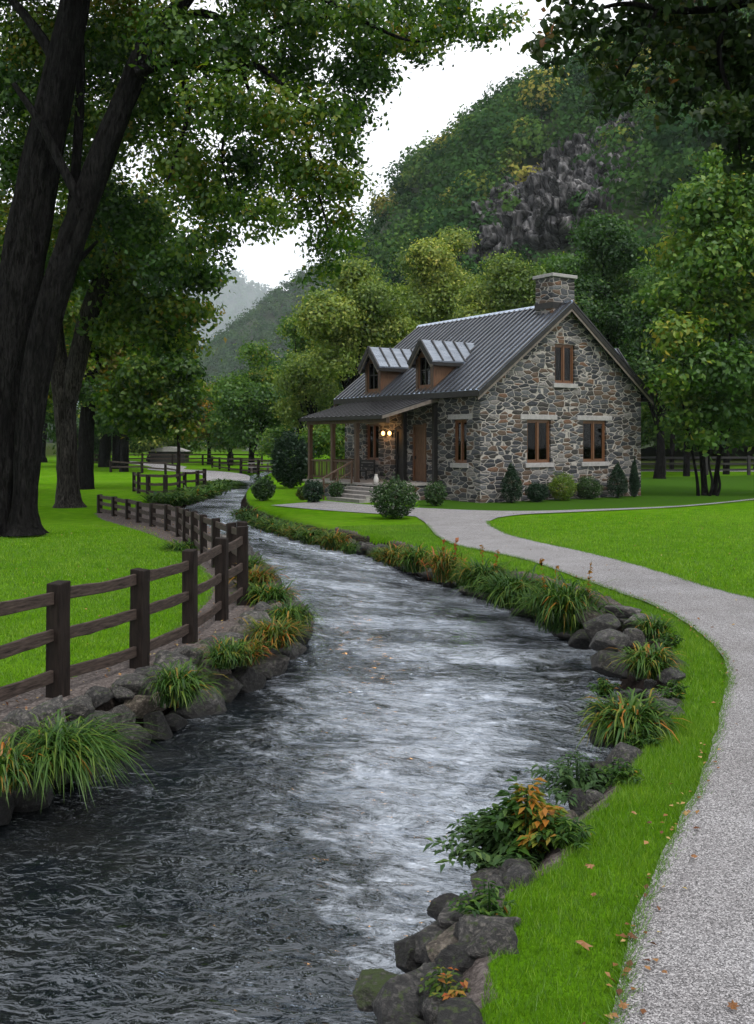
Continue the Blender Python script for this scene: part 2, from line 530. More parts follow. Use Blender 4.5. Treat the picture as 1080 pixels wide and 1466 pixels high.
M['ground'] = mk_ground()

def mk_gravel():
    m, n, l = new_mat('pale_gravel')
    tc = texco(n)
    vo = n.new('ShaderNodeTexVoronoi'); vo.inputs['Scale'].default_value = 135
    l.new(tc, vo.inputs['Vector'])
    sep = n.new('ShaderNodeSeparateColor'); l.new(vo.outputs['Color'], sep.inputs[0])
    c = ramp(n, l, sep.outputs[0], [(0, (0.06, 0.059, 0.061)), (0.35, (0.165, 0.162, 0.168)), (0.7, (0.275, 0.27, 0.28)), (1, (0.50, 0.495, 0.51))])
    big = noise(n, l, tc, 1.1, 5, 0.6)
    c = mixc(n, l, 1.0, c, ramp(n, l, big, [(0.3, (0.82, 0.80, 0.79)), (0.7, (1.1, 1.1, 1.1))]), 'MULTIPLY')
    lit = noise(n, l, tc, 3.5, 8, 0.8)
    c = mixc(n, l, ramp(n, l, lit, [(0.72, (0, 0, 0)), (0.78, (0.3, 0.3, 0.3))]), c, (0.18, 0.13, 0.09))
    hh = mth(n, l, 'SUBTRACT', 1.0, mth(n, l, 'MULTIPLY', vo.outputs['Distance'], 1.6))
    principled(n, l, c, 0.85, bump(n, l, hh, 0.7, 0.012), 0.25)
    return m
M['gravel'] = mk_gravel()

def mk_water():
    m, n, l = new_mat('stream_water')
    uv = n.new('ShaderNodeUVMap'); uv.uv_map = 'flow'
    tc = texco(n)
    wob = noise(n, l, tc, 1.3, 3, 0.5, 0, 1)
    w2 = mixc(n, l, 0.18, uv.outputs[0], wob, 'ADD')
    s1 = noise(n, l, mapping(n, l, w2, (1.5, 1.0, 1)), 3.2, 3, 0.5, 0.7)
    s2 = noise(n, l, mapping(n, l, w2, (1.3, 1.0, 1)), 9.0, 3, 0.5, 1.2)
    h = mth(n, l, 'ADD', s1, mth(n, l, 'MULTIPLY', s2, 0.42))
    nb = bump(n, l, h, 0.6, 0.11)
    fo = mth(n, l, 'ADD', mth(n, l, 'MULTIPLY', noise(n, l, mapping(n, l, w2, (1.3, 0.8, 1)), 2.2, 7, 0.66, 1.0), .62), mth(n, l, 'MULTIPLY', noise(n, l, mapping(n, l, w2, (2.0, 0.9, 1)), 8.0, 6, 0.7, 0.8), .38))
    a = n.new('ShaderNodeAttribute'); a.attribute_name = 'sky_sheen'
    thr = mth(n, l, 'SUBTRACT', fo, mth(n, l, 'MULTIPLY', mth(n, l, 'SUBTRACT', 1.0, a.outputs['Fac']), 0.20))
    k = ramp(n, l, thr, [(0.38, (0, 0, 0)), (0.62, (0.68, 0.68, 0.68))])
    bed = ramp(n, l, noise(n, l, tc, 1.4, 4), [(0.35, (0.004, 0.006, 0.008)), (0.7, (0.010, 0.011, 0.011))])
    dk = n.new('ShaderNodeBsdfDiffuse'); l.new(bed, dk.inputs[0])
    g = n.new('ShaderNodeBsdfGlossy'); g.inputs['Roughness'].default_value = 0.045
    g.inputs[0].default_value = (0.86, 0.92, 1, 1); l.new(nb, g.inputs['Normal'])
    fr = n.new('ShaderNodeFresnel'); fr.inputs[0].default_value = 1.8; l.new(nb, fr.inputs['Normal'])
    p = n.new('ShaderNodeMixShader'); l.new(fr.outputs[0], p.inputs[0]); l.new(dk.outputs[0], p.inputs[1]); l.new(g.outputs[0], p.inputs[2])
    d1 = n.new('ShaderNodeBsdfDiffuse'); d1.inputs[0].default_value = (0.60, 0.66, 0.76, 1); l.new(nb, d1.inputs['Normal'])  # painted sky sheen: pale colour and blurred gloss laid over the water
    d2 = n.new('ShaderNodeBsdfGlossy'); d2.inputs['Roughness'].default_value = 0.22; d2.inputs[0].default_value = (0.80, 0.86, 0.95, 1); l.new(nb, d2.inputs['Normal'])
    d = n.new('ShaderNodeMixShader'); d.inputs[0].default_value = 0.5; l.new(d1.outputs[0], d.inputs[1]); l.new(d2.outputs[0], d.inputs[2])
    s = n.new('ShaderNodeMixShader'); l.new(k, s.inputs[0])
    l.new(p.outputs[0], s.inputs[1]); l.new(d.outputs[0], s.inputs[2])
    o = n.new('ShaderNodeOutputMaterial'); l.new(s.outputs[0], o.inputs[0])
    return m
M['water'] = mk_water()

def mk_cliff():
    m, n, l = new_mat('cliff_rock')
    tc = texco(n)
    a = noise(n, l, mapping(n, l, tc, (0.42, 0.42, 0.06)), 1.0, 8, 0.7, 0.6)
    b = noise(n, l, mapping(n, l, tc, (1.2, 1.2, 0.5)), 1.0, 5, 0.7)
    c = ramp(n, l, a, [(0.36, (0.011, 0.011, 0.011)), (0.5, (0.068, 0.068, 0.069)), (0.68, (0.24, 0.24, 0.24))])
    c = mixc(n, l, ramp(n, l, b, [(0.64, (0, 0, 0)), (0.72, (0.6, 0.6, 0.6))]), c, (0.05, 0.065, 0.035))
    wv = noise(n, l, mapping(n, l, tc, (.12, .12, .05)), 1.0, 4, .6, 0, 1)
    vv = mixc(n, l, 1.0, mapping(n, l, tc, (.40, .40, .06)), mixc(n, l, 1.0, wv, (0.8, 0.8, 0.8), 'MULTIPLY'), 'ADD')
    vo = n.new('ShaderNodeTexVoronoi'); vo.inputs['Scale'].default_value = 1.0; l.new(vv, vo.inputs['Vector'])
    ve = n.new('ShaderNodeTexVoronoi'); ve.feature = 'DISTANCE_TO_EDGE'; ve.inputs['Scale'].default_value = 1.0; l.new(vv, ve.inputs['Vector'])
    sp_ = n.new('ShaderNodeSeparateColor'); l.new(vo.outputs['Color'], sp_.inputs[0])
    c = mixc(n, l, 1.0, c, ramp(n, l, sp_.outputs[0], [(0, (.5, .5, .52)), (.6, (.9, .89, .9)), (1, (1.35, 1.33, 1.33))]), 'MULTIPLY')
    ek = ramp(n, l, ve.outputs['Distance'], [(0.0, (.15, .15, .16)), (0.09, (1, 1, 1))])
    c = mixc(n, l, 1.0, c, ek, 'MULTIPLY')
    hh = mth(n, l, 'ADD', mth(n, l, 'MULTIPLY', a, .6), mth(n, l, 'ADD', mth(n, l, 'MULTIPLY', sp_.outputs[1], .8), mth(n, l, 'MULTIPLY', ek, .4)))
    principled(n, l, c, 0.9, bump(n, l, hh, 1.0, 0.9), 0.1)
    return m
M['cliff'] = mk_cliff()
M['hill'] = simple_noise_mat('hill_undergrowth', (0.010, 0.018, 0.007), (0.03, 0.048, 0.016), 0.3, 0.95)
M['bark_dark'] = bark_mat('dark_furrowed_bark', (0.0016, 0.0015, 0.0015), (0.024, 0.023, 0.023))
M['bark'] = bark_mat('grey_brown_bark', (0.007, 0.006, 0.005), (0.075, 0.068, 0.062))
M['twig'] = bark_mat('twig_bark', (0.012, 0.009, 0.008), (0.045, 0.036, 0.03), 2)

g0 = lambda a, b, c, d=None: [(0.0, a), (0.5, b), (0.9, c)] + ([(1.0, d)] if d else [])
M['leaf_hero'] = leaf_mat(trans=0.45, name='shade_tree_leaves', stops=[(0, (0.008, 0.027, 0.003)), (0.4, (0.028, 0.078, 0.006)), (0.7, (0.075, 0.14, 0.009)), (0.93, (0.15, 0.20, 0.015)), (1, (0.20, 0.15, 0.014))])
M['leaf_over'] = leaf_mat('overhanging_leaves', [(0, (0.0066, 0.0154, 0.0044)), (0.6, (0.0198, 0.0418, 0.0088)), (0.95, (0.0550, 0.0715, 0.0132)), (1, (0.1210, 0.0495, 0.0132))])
M['leaf_yellow'] = leaf_mat('yellow_green_leaves', [(0, (0.0504, 0.0977, 0.0161)), (0.5, (0.1368, 0.2022, 0.0322)), (0.9, (0.3311, 0.3627, 0.0725)), (1, (0.4319, 0.3906, 0.0906))])
M['leaf_green'] = leaf_mat('mid_green_leaves', [(0, (0.0217, 0.0651, 0.0093)), (0.5, (0.0589, 0.1364, 0.0139)), (0.85, (0.1550, 0.2325, 0.0279)), (1, (0.2790, 0.2480, 0.0310))])
M['leaf_dark'] = leaf_mat('dark_green_leaves', [(0, (0.0090, 0.0330, 0.0060)), (0.5, (0.0270, 0.0780, 0.0105)), (0.9, (0.0825, 0.1470, 0.0210)), (1, (0.1500, 0.1725, 0.0270))])
M['leaf_autumn'] = leaf_mat('autumn_leaves', [(0, (0.04, 0.065, 0.01)), (0.4, (0.10, 0.10, 0.015)), (0.7, (0.30, 0.17, 0.02)), (1, (0.42, 0.18, 0.02))])
M['leaf_forest'] = leaf_mat('forest_leaves', [(0, (0.0155, 0.0434, 0.0155)), (0.5, (0.0341, 0.0806, 0.0217)), (0.8, (0.0697, 0.1271, 0.0279)), (0.93, (0.1550, 0.1860, 0.0372)), (1, (0.2325, 0.2093, 0.0465))], 0.2, 0.0)
M['leaf_shrub'] = leaf_mat('shrub_leaves', [(0, (0.0150, 0.0375, 0.0125)), (0.6, (0.0375, 0.0775, 0.0225)), (1, (0.0875, 0.1375, 0.0375))], 0.2, 0.02)
M['leaf_conifer'] = leaf_mat('conifer_needles', [(0, (0.0080, 0.0230, 0.0115)), (0.6, (0.0184, 0.0437, 0.0207)), (1, (0.0345, 0.0690, 0.0287))], 0.15, 0.02)
M['leaf_lime'] = leaf_mat('lime_shrub_leaves', [(0, (0.05, 0.10, 0.012)), (0.6, (0.12, 0.20, 0.02)), (1, (0.28, 0.26, 0.03))], 0.25, 0.02)
M['blade'] = leaf_mat('lawn_blades', [(0, (0.050, 0.120, 0.004)), (0.6, (0.095, 0.215, 0.008)), (1, (0.20, 0.32, 0.025))], 0.4, 0.02)
M['strap'] = leaf_mat('strap_leaves', [(0, (0.010, 0.032, 0.006)), (0.5, (0.03, 0.078, 0.011)), (0.78, (0.085, 0.15, 0.02)), (0.9, (0.18, 0.145, 0.02)), (1, (0.30, 0.11, 0.015))], 0.3, 0.02)
M['strap_rust'] = leaf_mat('rusty_strap_leaves', [(0, (0.014, 0.036, 0.006)), (0.45, (0.045, 0.085, 0.012)), (0.7, (0.12, 0.13, 0.018)), (0.85, (0.24, 0.13, 0.02)), (1, (0.26, 0.06, 0.018))], 0.3, 0.02)
M['litter'] = leaf_mat('fallen_leaf_litter', [(0, (0.07, 0.028, 0.014)), (0.4, (0.17, 0.075, 0.028)), (0.7, (0.27, 0.15, 0.06)), (1, (0.36, 0.30, 0.12))], 0.1, 0.02)

# ------------------------------------------------------------------ stream course, ground, water, path
rng = np.random.default_rng(7)
random.seed(7)
WZ = -0.55
BANKS = [((-7, 1), (-1.6, 1)), ((-5.6, 4), (-.5, 4)), ((-3.9, 7), (.117, 5.44)), ((-3.2, 8.2), (.7, 6.7)), ((-2.7, 9.7), (1.46, 7.9)),
         ((-2.26, 10.9), (2.1, 9.2)), ((-1.84, 12.25), (2.5, 10.6)), ((-1.5, 13.3), (2.85, 12.2)), ((-1.3, 15.2), (3.25, 14.4)), ((-1.6, 17.5), (2.95, 16.3)),
         ((-2.2, 20), (2.7, 17.7)), ((-2.8, 22.5), (2.1, 19.6)), ((-3.5, 25.9), (.9, 22.5)), ((-4.4, 29), (0, 25.9)), ((-5.6, 32.5), (-1.4, 28.7)),
         ((-7, 37), (-3.3, 32.7)), ((-8.3, 41), (-4.7, 37)), ((-8.9, 45), (-5.85, 42)), ((-8.9, 51), (-7.1, 51)), ((-9.6, 60), (-7.9, 61)),
         ((-10.4, 71), (-8.5, 70)), ((-11, 85), (-9, 85)), ((-11, 110), (-9, 110))]
LB = cat_rom([b[0] for b in BANKS], 260)
RB = cat_rom([b[1] for b in BANKS], 260)
STREAM = np.concatenate([LB, RB[::-1]])

# left lawn edge (gravelly strip and fence lie between it and the water)
LAWN_L = np.array([gp(x, y)[:2] for x, y in ((-140, 1150), (0, 1004), (90, 976), (190, 940), (228, 918), (270, 892), (302, 858), (312, 835), (292, 812), (268, 792), (242, 773), (205, 760), (152, 744), (138, 735))])
SOIL_L = np.concatenate([LAWN_L, np.array([(-9.4, 37.5), (-9.2, 41)]), LB[:170][::-1]])

GR = [gp(x, y)[:2] for x, y in ((672, 1600), (695, 1466), (714, 1350), (735, 1275), (778, 1248), (808, 1232), (840, 1176), (880, 1140), (918, 1086), (958, 1036), (976, 975), (972, 945), (948, 906), (915, 878), (862, 850), (800, 830), (750, 818), (700, 812), (640, 806))] + [(.9, 22.3 + 2.0), (.0, 26.4), (-1.2, 29.3)]
GRs = cat_rom(GR, 160)
SOIL_R = np.concatenate([GRs, RB[RB[:, 1] < 29][::-1]])

def ground_z(P):
    dl, dr = dist_poly(P, LB), dist_poly(P, RB)
    ins = inside(P, STREAM)
    d = np.minimum(dl, dr)
    w = np.where(dl < dr, 0.50, np.where(inside(P, SOIL_R), np.clip(dr + dist_poly(P, GRs), .3, 1.2), .40))
    zo = -0.62 + 0.62 * smooth(0, 1, d / w)
    zi = -0.62 - 0.35 * smooth(0, 0.5, d)
    z = np.where(ins, zi, zo)
    z = z + np.where(ins, 0, 0.018 * fbm(np.stack([P[:, 0] * .9, P[:, 1] * .9, np.zeros(len(P))], 1), 3, 3))
    return z, ins, dl, dr

def steps(*segs):
    out = []
    for a, b, s in segs:
        out += list(np.arange(a, b, s))
    return np.array(out + [segs[-1][1]])
xs = steps((-4800, -300, 180), (-300, -60, 20), (-60, -20, 3), (-20, -12, .5), (-12, -4.5, .16), (-4.5, 4.6, .085), (4.6, 10, .4), (10, 40, 2), (40, 200, 16), (200, 1280, 120))
ys = steps((-20, 0, 2), (0, 3.6, .4), (3.6, 9, .08), (9, 17, .11), (17, 32, .18), (32, 60, .35), (60, 120, 2), (120, 8480, 190))
GX, GY = np.meshgrid(xs, ys)
P2 = np.stack([GX.ravel(), GY.ravel()], 1)
gz, gin, gdl, gdr = ground_z(P2)
nx, ny = len(xs), len(ys)
ii = (np.arange(ny - 1)[:, None] * nx + np.arange(nx - 1)[None]).ravel()
FG = np.stack([ii, ii + 1, ii + nx + 1, ii + nx], 1)
me = np_mesh('ground', np.column_stack([P2, gz]), FG, 4)
soil = np.where(inside(P2, SOIL_L), 1.0, smooth(0.35, -0.05, np.minimum(dist_poly(P2, LAWN_L), 9)) * 0.6)
soil = np.maximum(soil, np.where(inside(P2, SOIL_R), 1.0, smooth(.42, .2, np.where((gdr < gdl) & (P2[:, 1] > 27), gdr, 9))))
soil = np.maximum(soil, smooth(0.9, 0.4, gdl))
soil = np.where(gin, 1, soil)
pt_attr(me, 'soil', np.where(P2[:, 1] > 62, soil * 0.4, soil))
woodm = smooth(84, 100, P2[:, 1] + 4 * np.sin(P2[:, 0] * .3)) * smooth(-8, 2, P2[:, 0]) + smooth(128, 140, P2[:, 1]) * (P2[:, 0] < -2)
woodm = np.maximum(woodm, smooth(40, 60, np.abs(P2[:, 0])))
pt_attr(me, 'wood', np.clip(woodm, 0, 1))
# tree shade round the house, painted as darker grass up to the lawn's edge
SHADE_STRIP = np.array([gp(x, y)[:2] for x, y in ((600, 736), (740, 736), (800, 733), (900, 728), (1000, 722), (1080, 716), (1400, 700), (1400, 674), (1080, 680), (600, 690))])
pt_attr(me, 'grass_shade', np.where(inside(P2, SHADE_STRIP), 1.0, 0.0))
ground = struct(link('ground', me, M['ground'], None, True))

# water: a sheet ruled between the banks, with real waves
NS, NT = 900, 90
k = np.linspace(0, 1, 260) ** 1.0
dd = np.concatenate([[0], np.cumsum(np.hypot(*np.diff((LB + RB) / 2, axis=0).T))])
sv = np.concatenate([np.linspace(0, 14, 480, endpoint=False), np.linspace(14, 40, 280, endpoint=False), np.linspace(40, dd[-1], 140)])
ext = 0.35
tv = np.linspace(0, 1, NT)
Lb = np.stack([np.interp(sv, dd, LB[:, c]) for c in (0, 1)], 1)
Rb = np.stack([np.interp(sv, dd, RB[:, c]) for c in (0, 1)], 1)
wid = np.linalg.norm(Rb - Lb, axis=1)[:, None, None]
dirv = (Rb - Lb)[:, None] / wid
WP = Lb[:, None] - dirv * ext + dirv * (wid + 2 * ext) * tv[None, :, None]
flow_u = np.repeat(sv[:, None], NT, 1)
flow_v = (tv[None] - 0.5) * wid[:, :, 0]
q = np.stack([flow_u.ravel(), flow_v.ravel(), np.zeros(NS * NT)], 1)
wob = fbm(q * 0.9, 3, 31)
q1 = q.copy(); q1[:, 0] += 0.5 * wob; q1[:, 1] += 0.4 * fbm(q * 0.8, 2, 41)
near = 1
h = 0.050 * fbm(q1 * (1.3, 1.1, 1), 3, 50) + 0.026 * (1 - 2 * np.abs(fbm(q1 * (2.8, 2.0, 1), 3, 60))) + 0.010 * fbm(q1 * (7, 5.5, 1), 2, 70)
h = h * (0.55 + 0.45 * smooth(-.2, .4, fbm(q * 0.33, 2, 80)))
WV = np.column_stack([WP.reshape(-1, 2), WZ + h])
ii = (np.arange(NS - 1)[:, None] * NT + np.arange(NT - 1)[None]).ravel()
FW = np.stack([ii, ii + 1, ii + NT + 1, ii + NT], 1)
me = np_mesh('stream_water', WV, FW, 4)
tq = np.repeat(tv[None], NS, 0).ravel(); sq = flow_u.ravel()
sheen = np.exp(-((tq + .13 * fbm(q * (0.55, 0.4, 1), 3, 95) - np.interp(sq, [0, 5.7, 7.1, 8.6, 9.9, 11.4, 40], [1.0, .94, .88, .73, .6, .52, .5])) / np.interp(sq, [0, 5.7, 7.1, 8.6, 10, 12, 25], [.14, .16, .22, .30, .36, .44, .6])) ** 2)  # mask for the bright sky reflection painted along midstream
sheen = sheen * np.clip(0.84 + 0.95 * fbm(q * (0.9, 0.45, 1), 3, 91), .1, 1.1) 
pt_attr(me, 'sky_sheen', np.clip(sheen, 0, 1))
uvl = me.uv_layers.new(name='flow')
uvq = np.stack([flow_u.ravel(), flow_v.ravel()], 1)[FW.ravel()]
uvl.data.foreach_set('uv', np.ascontiguousarray(uvq, dtype=np.float32).ravel())
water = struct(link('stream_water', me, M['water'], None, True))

# gravel path: one sheet
PL = [(-.3, 0), (.55, 3), (1.04, 4.35), (1.21, 4.85), (1.48, 5.5), (1.92, 6.39), (2.39, 7.28), (2.93, 8.47), (3.49, 9.84), (3.94, 11.03), (4.26, 12.55), (4.37, 14.56), (4.16, 16.2), (3.77, 18.2), (3.27, 20.8), (2.57, 22.5), (1.95, 24.0), (1.63, 26), (1.5, 30.3), (1.3, 33)]
PR = [(2.0, 0), (2.7, 2.6), (3.0, 3.6), (3.2, 4.2), (3.5, 4.9), (3.9, 5.6), (4.4, 6.5), (4.95, 7.8), (5.5, 9.2), (5.95, 10.8), (6.3, 12.9), (6.35, 15), (5.85, 17), (5.43, 19.8), (4.71, 22.75), (4.05, 24.8), (3.65, 26.6), (3.5, 28.4), (3.5, 30.5), (4.0, 32.5)]
PLs, PRs = cat_rom(PL, 600), cat_rom(PR, 600)
def edge_jit(P, sd, a=0.03):
    n1 = fbm(np.column_stack([P * 2.5, np.zeros(len(P))]), 3, sd); n2 = fbm(np.column_stack([P * 2.5, np.ones(len(P)) * 9]), 3, sd)
    return P + a * np.stack([n1, n2], 1)
PLs, PRs = edge_jit(PLs, 1), edge_jit(PRs, 2)
pv, pf = [], []
def strip(A, B, z=0.03, cols=5):
    b = len(pv)
    for a, c in zip(A, B):
        for i in range(cols):
            t = i / (cols - 1)
            pv.append((a[0] * (1 - t) + c[0] * t, a[1] * (1 - t) + c[1] * t, z))
    for r in range(len(A) - 1):
        for i in range(cols - 1):
            j = b + r * cols + i
            pf.append((j, j + 1, j + cols + 1, j + cols))
strip(PLs, PRs)
A = cat_rom([PLs[-1], (-0.5, 34.6), (-2.4, 36.4), (-4.2, 38.6)], 40)
B = cat_rom([(3.3, 36.0), (1.2, 37.4), (-0.3, 38.9), (-2.2, 41.4)], 40)
strip(A, B, 0.03, 5)
b = len(pv); pv += [(PLs[-1][0], PLs[-1][1], 0.03), (PRs[-1][0], PRs[-1][1], 0.03), (3.3, 36.0, 0.03)]; pf.append((b, b + 1, b + 2))
strip(cat_rom([PRs[-1], (5.2, 34.0), (7.5, 35.3), (12, 38.0), (17, 43.0)], 30), cat_rom([(3.3, 36.0), (5.0, 35.5), (7.3, 36.1), (11.9, 38.4), (16.9, 43.3)], 30), 0.03, 2)
me = bpy.data.meshes.new('gravel_path'); me.from_pydata(pv, [], pf)
path = struct(link('gravel_path', me, M['gravel'], None, True))
PATH = np.concatenate([PLs, PRs[::-1]])

# the pale paths in the distance
def far_path(pts, w, name='distant_path'):
    P = cat_rom(pts, 40); T = np.gradient(P, axis=0); T /= np.linalg.norm(T, axis=1)[:, None]
    N = np.stack([-T[:, 1], T[:, 0]], 1) * (w / 2)
    vs = [(p[0], p[1], .03) for p in P - N] + [(p[0], p[1], .03) for p in P + N]
    fs = [(i, i + 1, 41 + i, 40 + i) for i in range(39)]
    me = bpy.data.meshes.new(name); me.from_pydata(vs, [], fs)
    return struct(link(name, me, M['gravel'], None))
far_path([(-9.7, 62), (-11.2, 72), (-14.5, 80), (-18.5, 86), (-20, 94), (-24, 104), (-32, 120)], 3.2)
far_path([(13, 84), (22, 82.5), (36, 82), (60, 84)], 4.0, 'distant_road')

# ------------------------------------------------------------------ grass blades on the nearer lawns
def blades(poly, dens, hgt, wid, ymin, ymax, xmin, xmax, keep=None, seed=0):
    r = np.random.default_rng(seed)
    n = int(dens * (ymax - ymin) * (xmax - xmin))
    P = np.stack([r.uniform(xmin, xmax, n), r.uniform(ymin, ymax, n)], 1)
    if poly is not None: P = P[inside(P, poly)]
    if keep is not None: P = P[keep(P, r)]
    n = len(P)
    z = ground_z(P)[0] if n < 400000 else np.zeros(n)
    a = r.uniform(0, 2 * math.pi, n); hh = hgt * r.uniform(.55, 1.25, n); ww = wid * r.uniform(.7, 1.3, n)
    pat = fbm(np.column_stack([P * 0.8, np.zeros(n)]), 3, 9) + .5 * fbm(np.column_stack([P * 3.1, np.zeros(n)]), 2, 19)
    hh *= np.clip(1 + .5 * pat, .4, 1.9)
    lean = hh[:, None] * r.normal(0, .38, (n, 2))
    B = np.column_stack([P, z - .004])
    dx = np.column_stack([np.cos(a), np.sin(a), np.zeros(n)]) * ww[:, None] / 2
    tip = B + np.column_stack([lean, hh])
    V = np.stack([B - dx, B + dx, tip], 1).reshape(-1, 3)
    return V, np.clip(.45 + .3 * pat + r.normal(0, .28, n), 0, 1)
NEAR_STRIP = np.concatenate([GRs - (.03, 0), np.array([(1.0, 30)]), PLs[60:][PLs[60:, 1] < 30][::-1]])
LEFT_LAWN = np.concatenate([np.array([(-16, 9)]), LAWN_L[:10], np.array([(-7.2, 30), (-16, 30)])])
RIGHT_LAWN = np.concatenate([PRs[(PRs[:, 1] > 13)], np.array([(18, 40), (18, 13)])])
parts = [blades(NEAR_STRIP, 9000, .05, .0042, 4, 9, .3, 3.6, seed=1), blades(NEAR_STRIP, 4200, .055, .006, 9, 16, 2.5, 4.6, seed=2),
         blades(NEAR_STRIP, 1300, .055, .010, 16, 30, -1.2, 4.4, seed=3),
         blades(LEFT_LAWN, 1500, .05, .009, 9, 17, -9, -1.5, seed=4), blades(LEFT_LAWN, 700, .055, .014, 17, 31, -14, -3, keep=lambda P, r: r.uniform(0, 1, len(P)) > smooth(19, 31, P[:, 1]), seed=5),
         blades(RIGHT_LAWN, 620, .055, .014, 15, 40, 3, 14, keep=lambda P, r: r.uniform(0, 1, len(P)) > smooth(17, 40, P[:, 1]), seed=6)]
def edge_blades(line, n, off, hgt, wid, seed):
    r = np.random.default_rng(seed); k = r.integers(0, len(line) - 1, n)
    P = line[k] + (line[k + 1] - line[k]) * r.uniform(0, 1, (n, 1)); P = P + np.stack([off * np.abs(r.normal(0, 1, n)), np.zeros(n)], 1)
    a = r.uniform(0, 6.28, n); hh = hgt * r.uniform(.4, 1.3, n); dx = np.column_stack([np.cos(a), np.sin(a), np.zeros(n)]) * wid / 2
    B = np.column_stack([P, np.full(n, .015)]); tip = B + np.column_stack([hh[:, None] * r.normal(0, .7, (n, 2)), hh])
    return np.stack([B - dx, B + dx, tip], 1).reshape(-1, 3), np.clip(r.normal(.4, .2, n), 0, 1)
la = PLs[(PLs[:, 1] > 4) & (PLs[:, 1] < 30)]; ra = PRs[(PRs[:, 1] > 12) & (PRs[:, 1] < 31)]
parts += [edge_blades(la, 9000, .035, .05, .006, 11), edge_blades(ra, 5000, -.05, .055, .01, 12)]
V = np.concatenate([p[0] for p in parts]); T = np.concatenate([p[1] for p in parts])
me = np_mesh('lawn_grass', V, np.arange(len(V)).reshape(-1, 3), 3)
face_attr(me, 'tint', T)
struct(link('lawn_grass', me, M['blade']), 'stuff', 'short bright green grass of the mown lawns beside stream and path', 'grass')

# ------------------------------------------------------------------ foliage and trees
def leaf_quads(C, size, r, up=0.35, droop=0.0, shape='diamond', elong=1.7, O=None):
    """one leaf per centre: a rhombic leaf with a slight fold, random facing"""
    n = len(C)
    N = r.normal(0, 1, (n, 3))
    if O is None: N[:, 2] = np.abs(N[:, 2]) * (1 + up * 3) + up
    else: N = N * .62 + O * 1.25 + np.array((0, 0, .35))
    N /= np.linalg.norm(N, axis=1)[:, None]
    D = r.normal(0, 1, (n, 3)); D[:, 2] -= droop
    D -= N * (D * N).sum(1)[:, None]; D /= np.linalg.norm(D, axis=1)[:, None] + 1e-9
    S = np.cross(N, D)
    s = (size * r.uniform(.65, 1.35, n))[:, None]
    a = C - D * s * .5
    b = C + D * s * .5
    m = C + D * s * .06
    w = s / elong * .5
    l = m + S * w + N * w * .35
    q = m - S * w + N * w * .35
    return np.stack([a, q, b, l], 1).reshape(-1, 3)

def leaf_hex(C, size, r, up=0.3, droop=0.4):
    """larger, lobed leaf for the nearest branches: two folded halves of four corners"""
    n = len(C)
    N = r.normal(0, 1, (n, 3)); N[:, 2] = np.abs(N[:, 2]) + up
    N /= np.linalg.norm(N, axis=1)[:, None]
    D = r.normal(0, 1, (n, 3)); D[:, 2] -= droop
    D -= N * (D * N).sum(1)[:, None]; D /= np.linalg.norm(D, axis=1)[:, None] + 1e-9
    S = np.cross(N, D)
    s = (size * r.uniform(.6, 1.3, n))[:, None]
    pt = lambda f, g, k: C + D * s * f + S * s * g + N * s * k
    base, tip = pt(-.5, 0, 0), pt(.5, 0, -.05)
    out = []
    for sg in (1, -1):
        q = [base, pt(-.12, .34 * sg, .10), pt(.16, .26 * sg, .06), tip]
        out.append(np.stack(q if sg < 0 else q[::-1], 1))
    return np.concatenate(out, 1).reshape(-1, 3)

def foliage(blobs, total, size, r, twig=14, spread=.32, shell=.5, hexa=False, up=.35, droop=.2, flat=.75, tint_shift=0.06, tw=.9):
    """blobs: (centre xyz, radius). Leaves gather on twigs scattered through each blob, so gaps stay open"""
    w = np.array([b[1] ** 2 for b in blobs]); w = w / w.sum()
    Cs, Ts, Os = [], [], []
    for (c, rad), wi in zip(blobs, w):
        nt = max(2, int(total * wi / twig))
        d = r.normal(0, 1, (nt, 3)); d /= np.linalg.norm(d, axis=1)[:, None]
        rr = rad * r.uniform(0, 1, nt) ** shell
        tc = np.asarray(c) + d * rr[:, None] * (1, 1, flat)
        tt = np.clip(.42 + .22 * r.normal() * .6 + r.normal(0, .16, nt) + tint_shift, 0, 1)
        L = np.repeat(tc, twig, 0) + r.normal(0, spread, (nt * twig, 3)) * (1, 1, .55)
        Os.append(np.repeat(d * (rr / rad)[:, None], twig, 0)); Cs.append(L); Ts.append(np.repeat(tt, twig) + r.normal(0, .12, nt * twig))
    C = np.concatenate(Cs); T = np.clip(np.concatenate(Ts), 0, 1)
    if hexa:
        V = leaf_hex(C, size, r, up, droop); T = np.repeat(T, 2)
    else:
        V = leaf_quads(C, size, r, up, droop, O=np.concatenate(Os))
    return V, T

def crown_obj(V, T, mat, parent, name='crown'):
    me = np_mesh(name, V, np.arange(len(V)).reshape(-1, 4), 4)
    face_attr(me, 'tint', T)
    return link(name, me, mat, parent)

def local(V, loc):
    return V - np.asarray(loc, float)

def tree_thing(name, loc, label, group, trunk_tubes, crown, mat_b, mat_l, cat='tree'):
    root = tag(empty(name, loc), label, cat, group)
    if trunk_tubes:
        V, Fq = join_quads(trunk_tubes)
        me = np_mesh('trunk', local(V, loc), Fq, 4)
        link('trunk', me, mat_b, root, True)
    V, T = crown
    crown_obj(local(V, loc), T, mat_l, root)
    return root

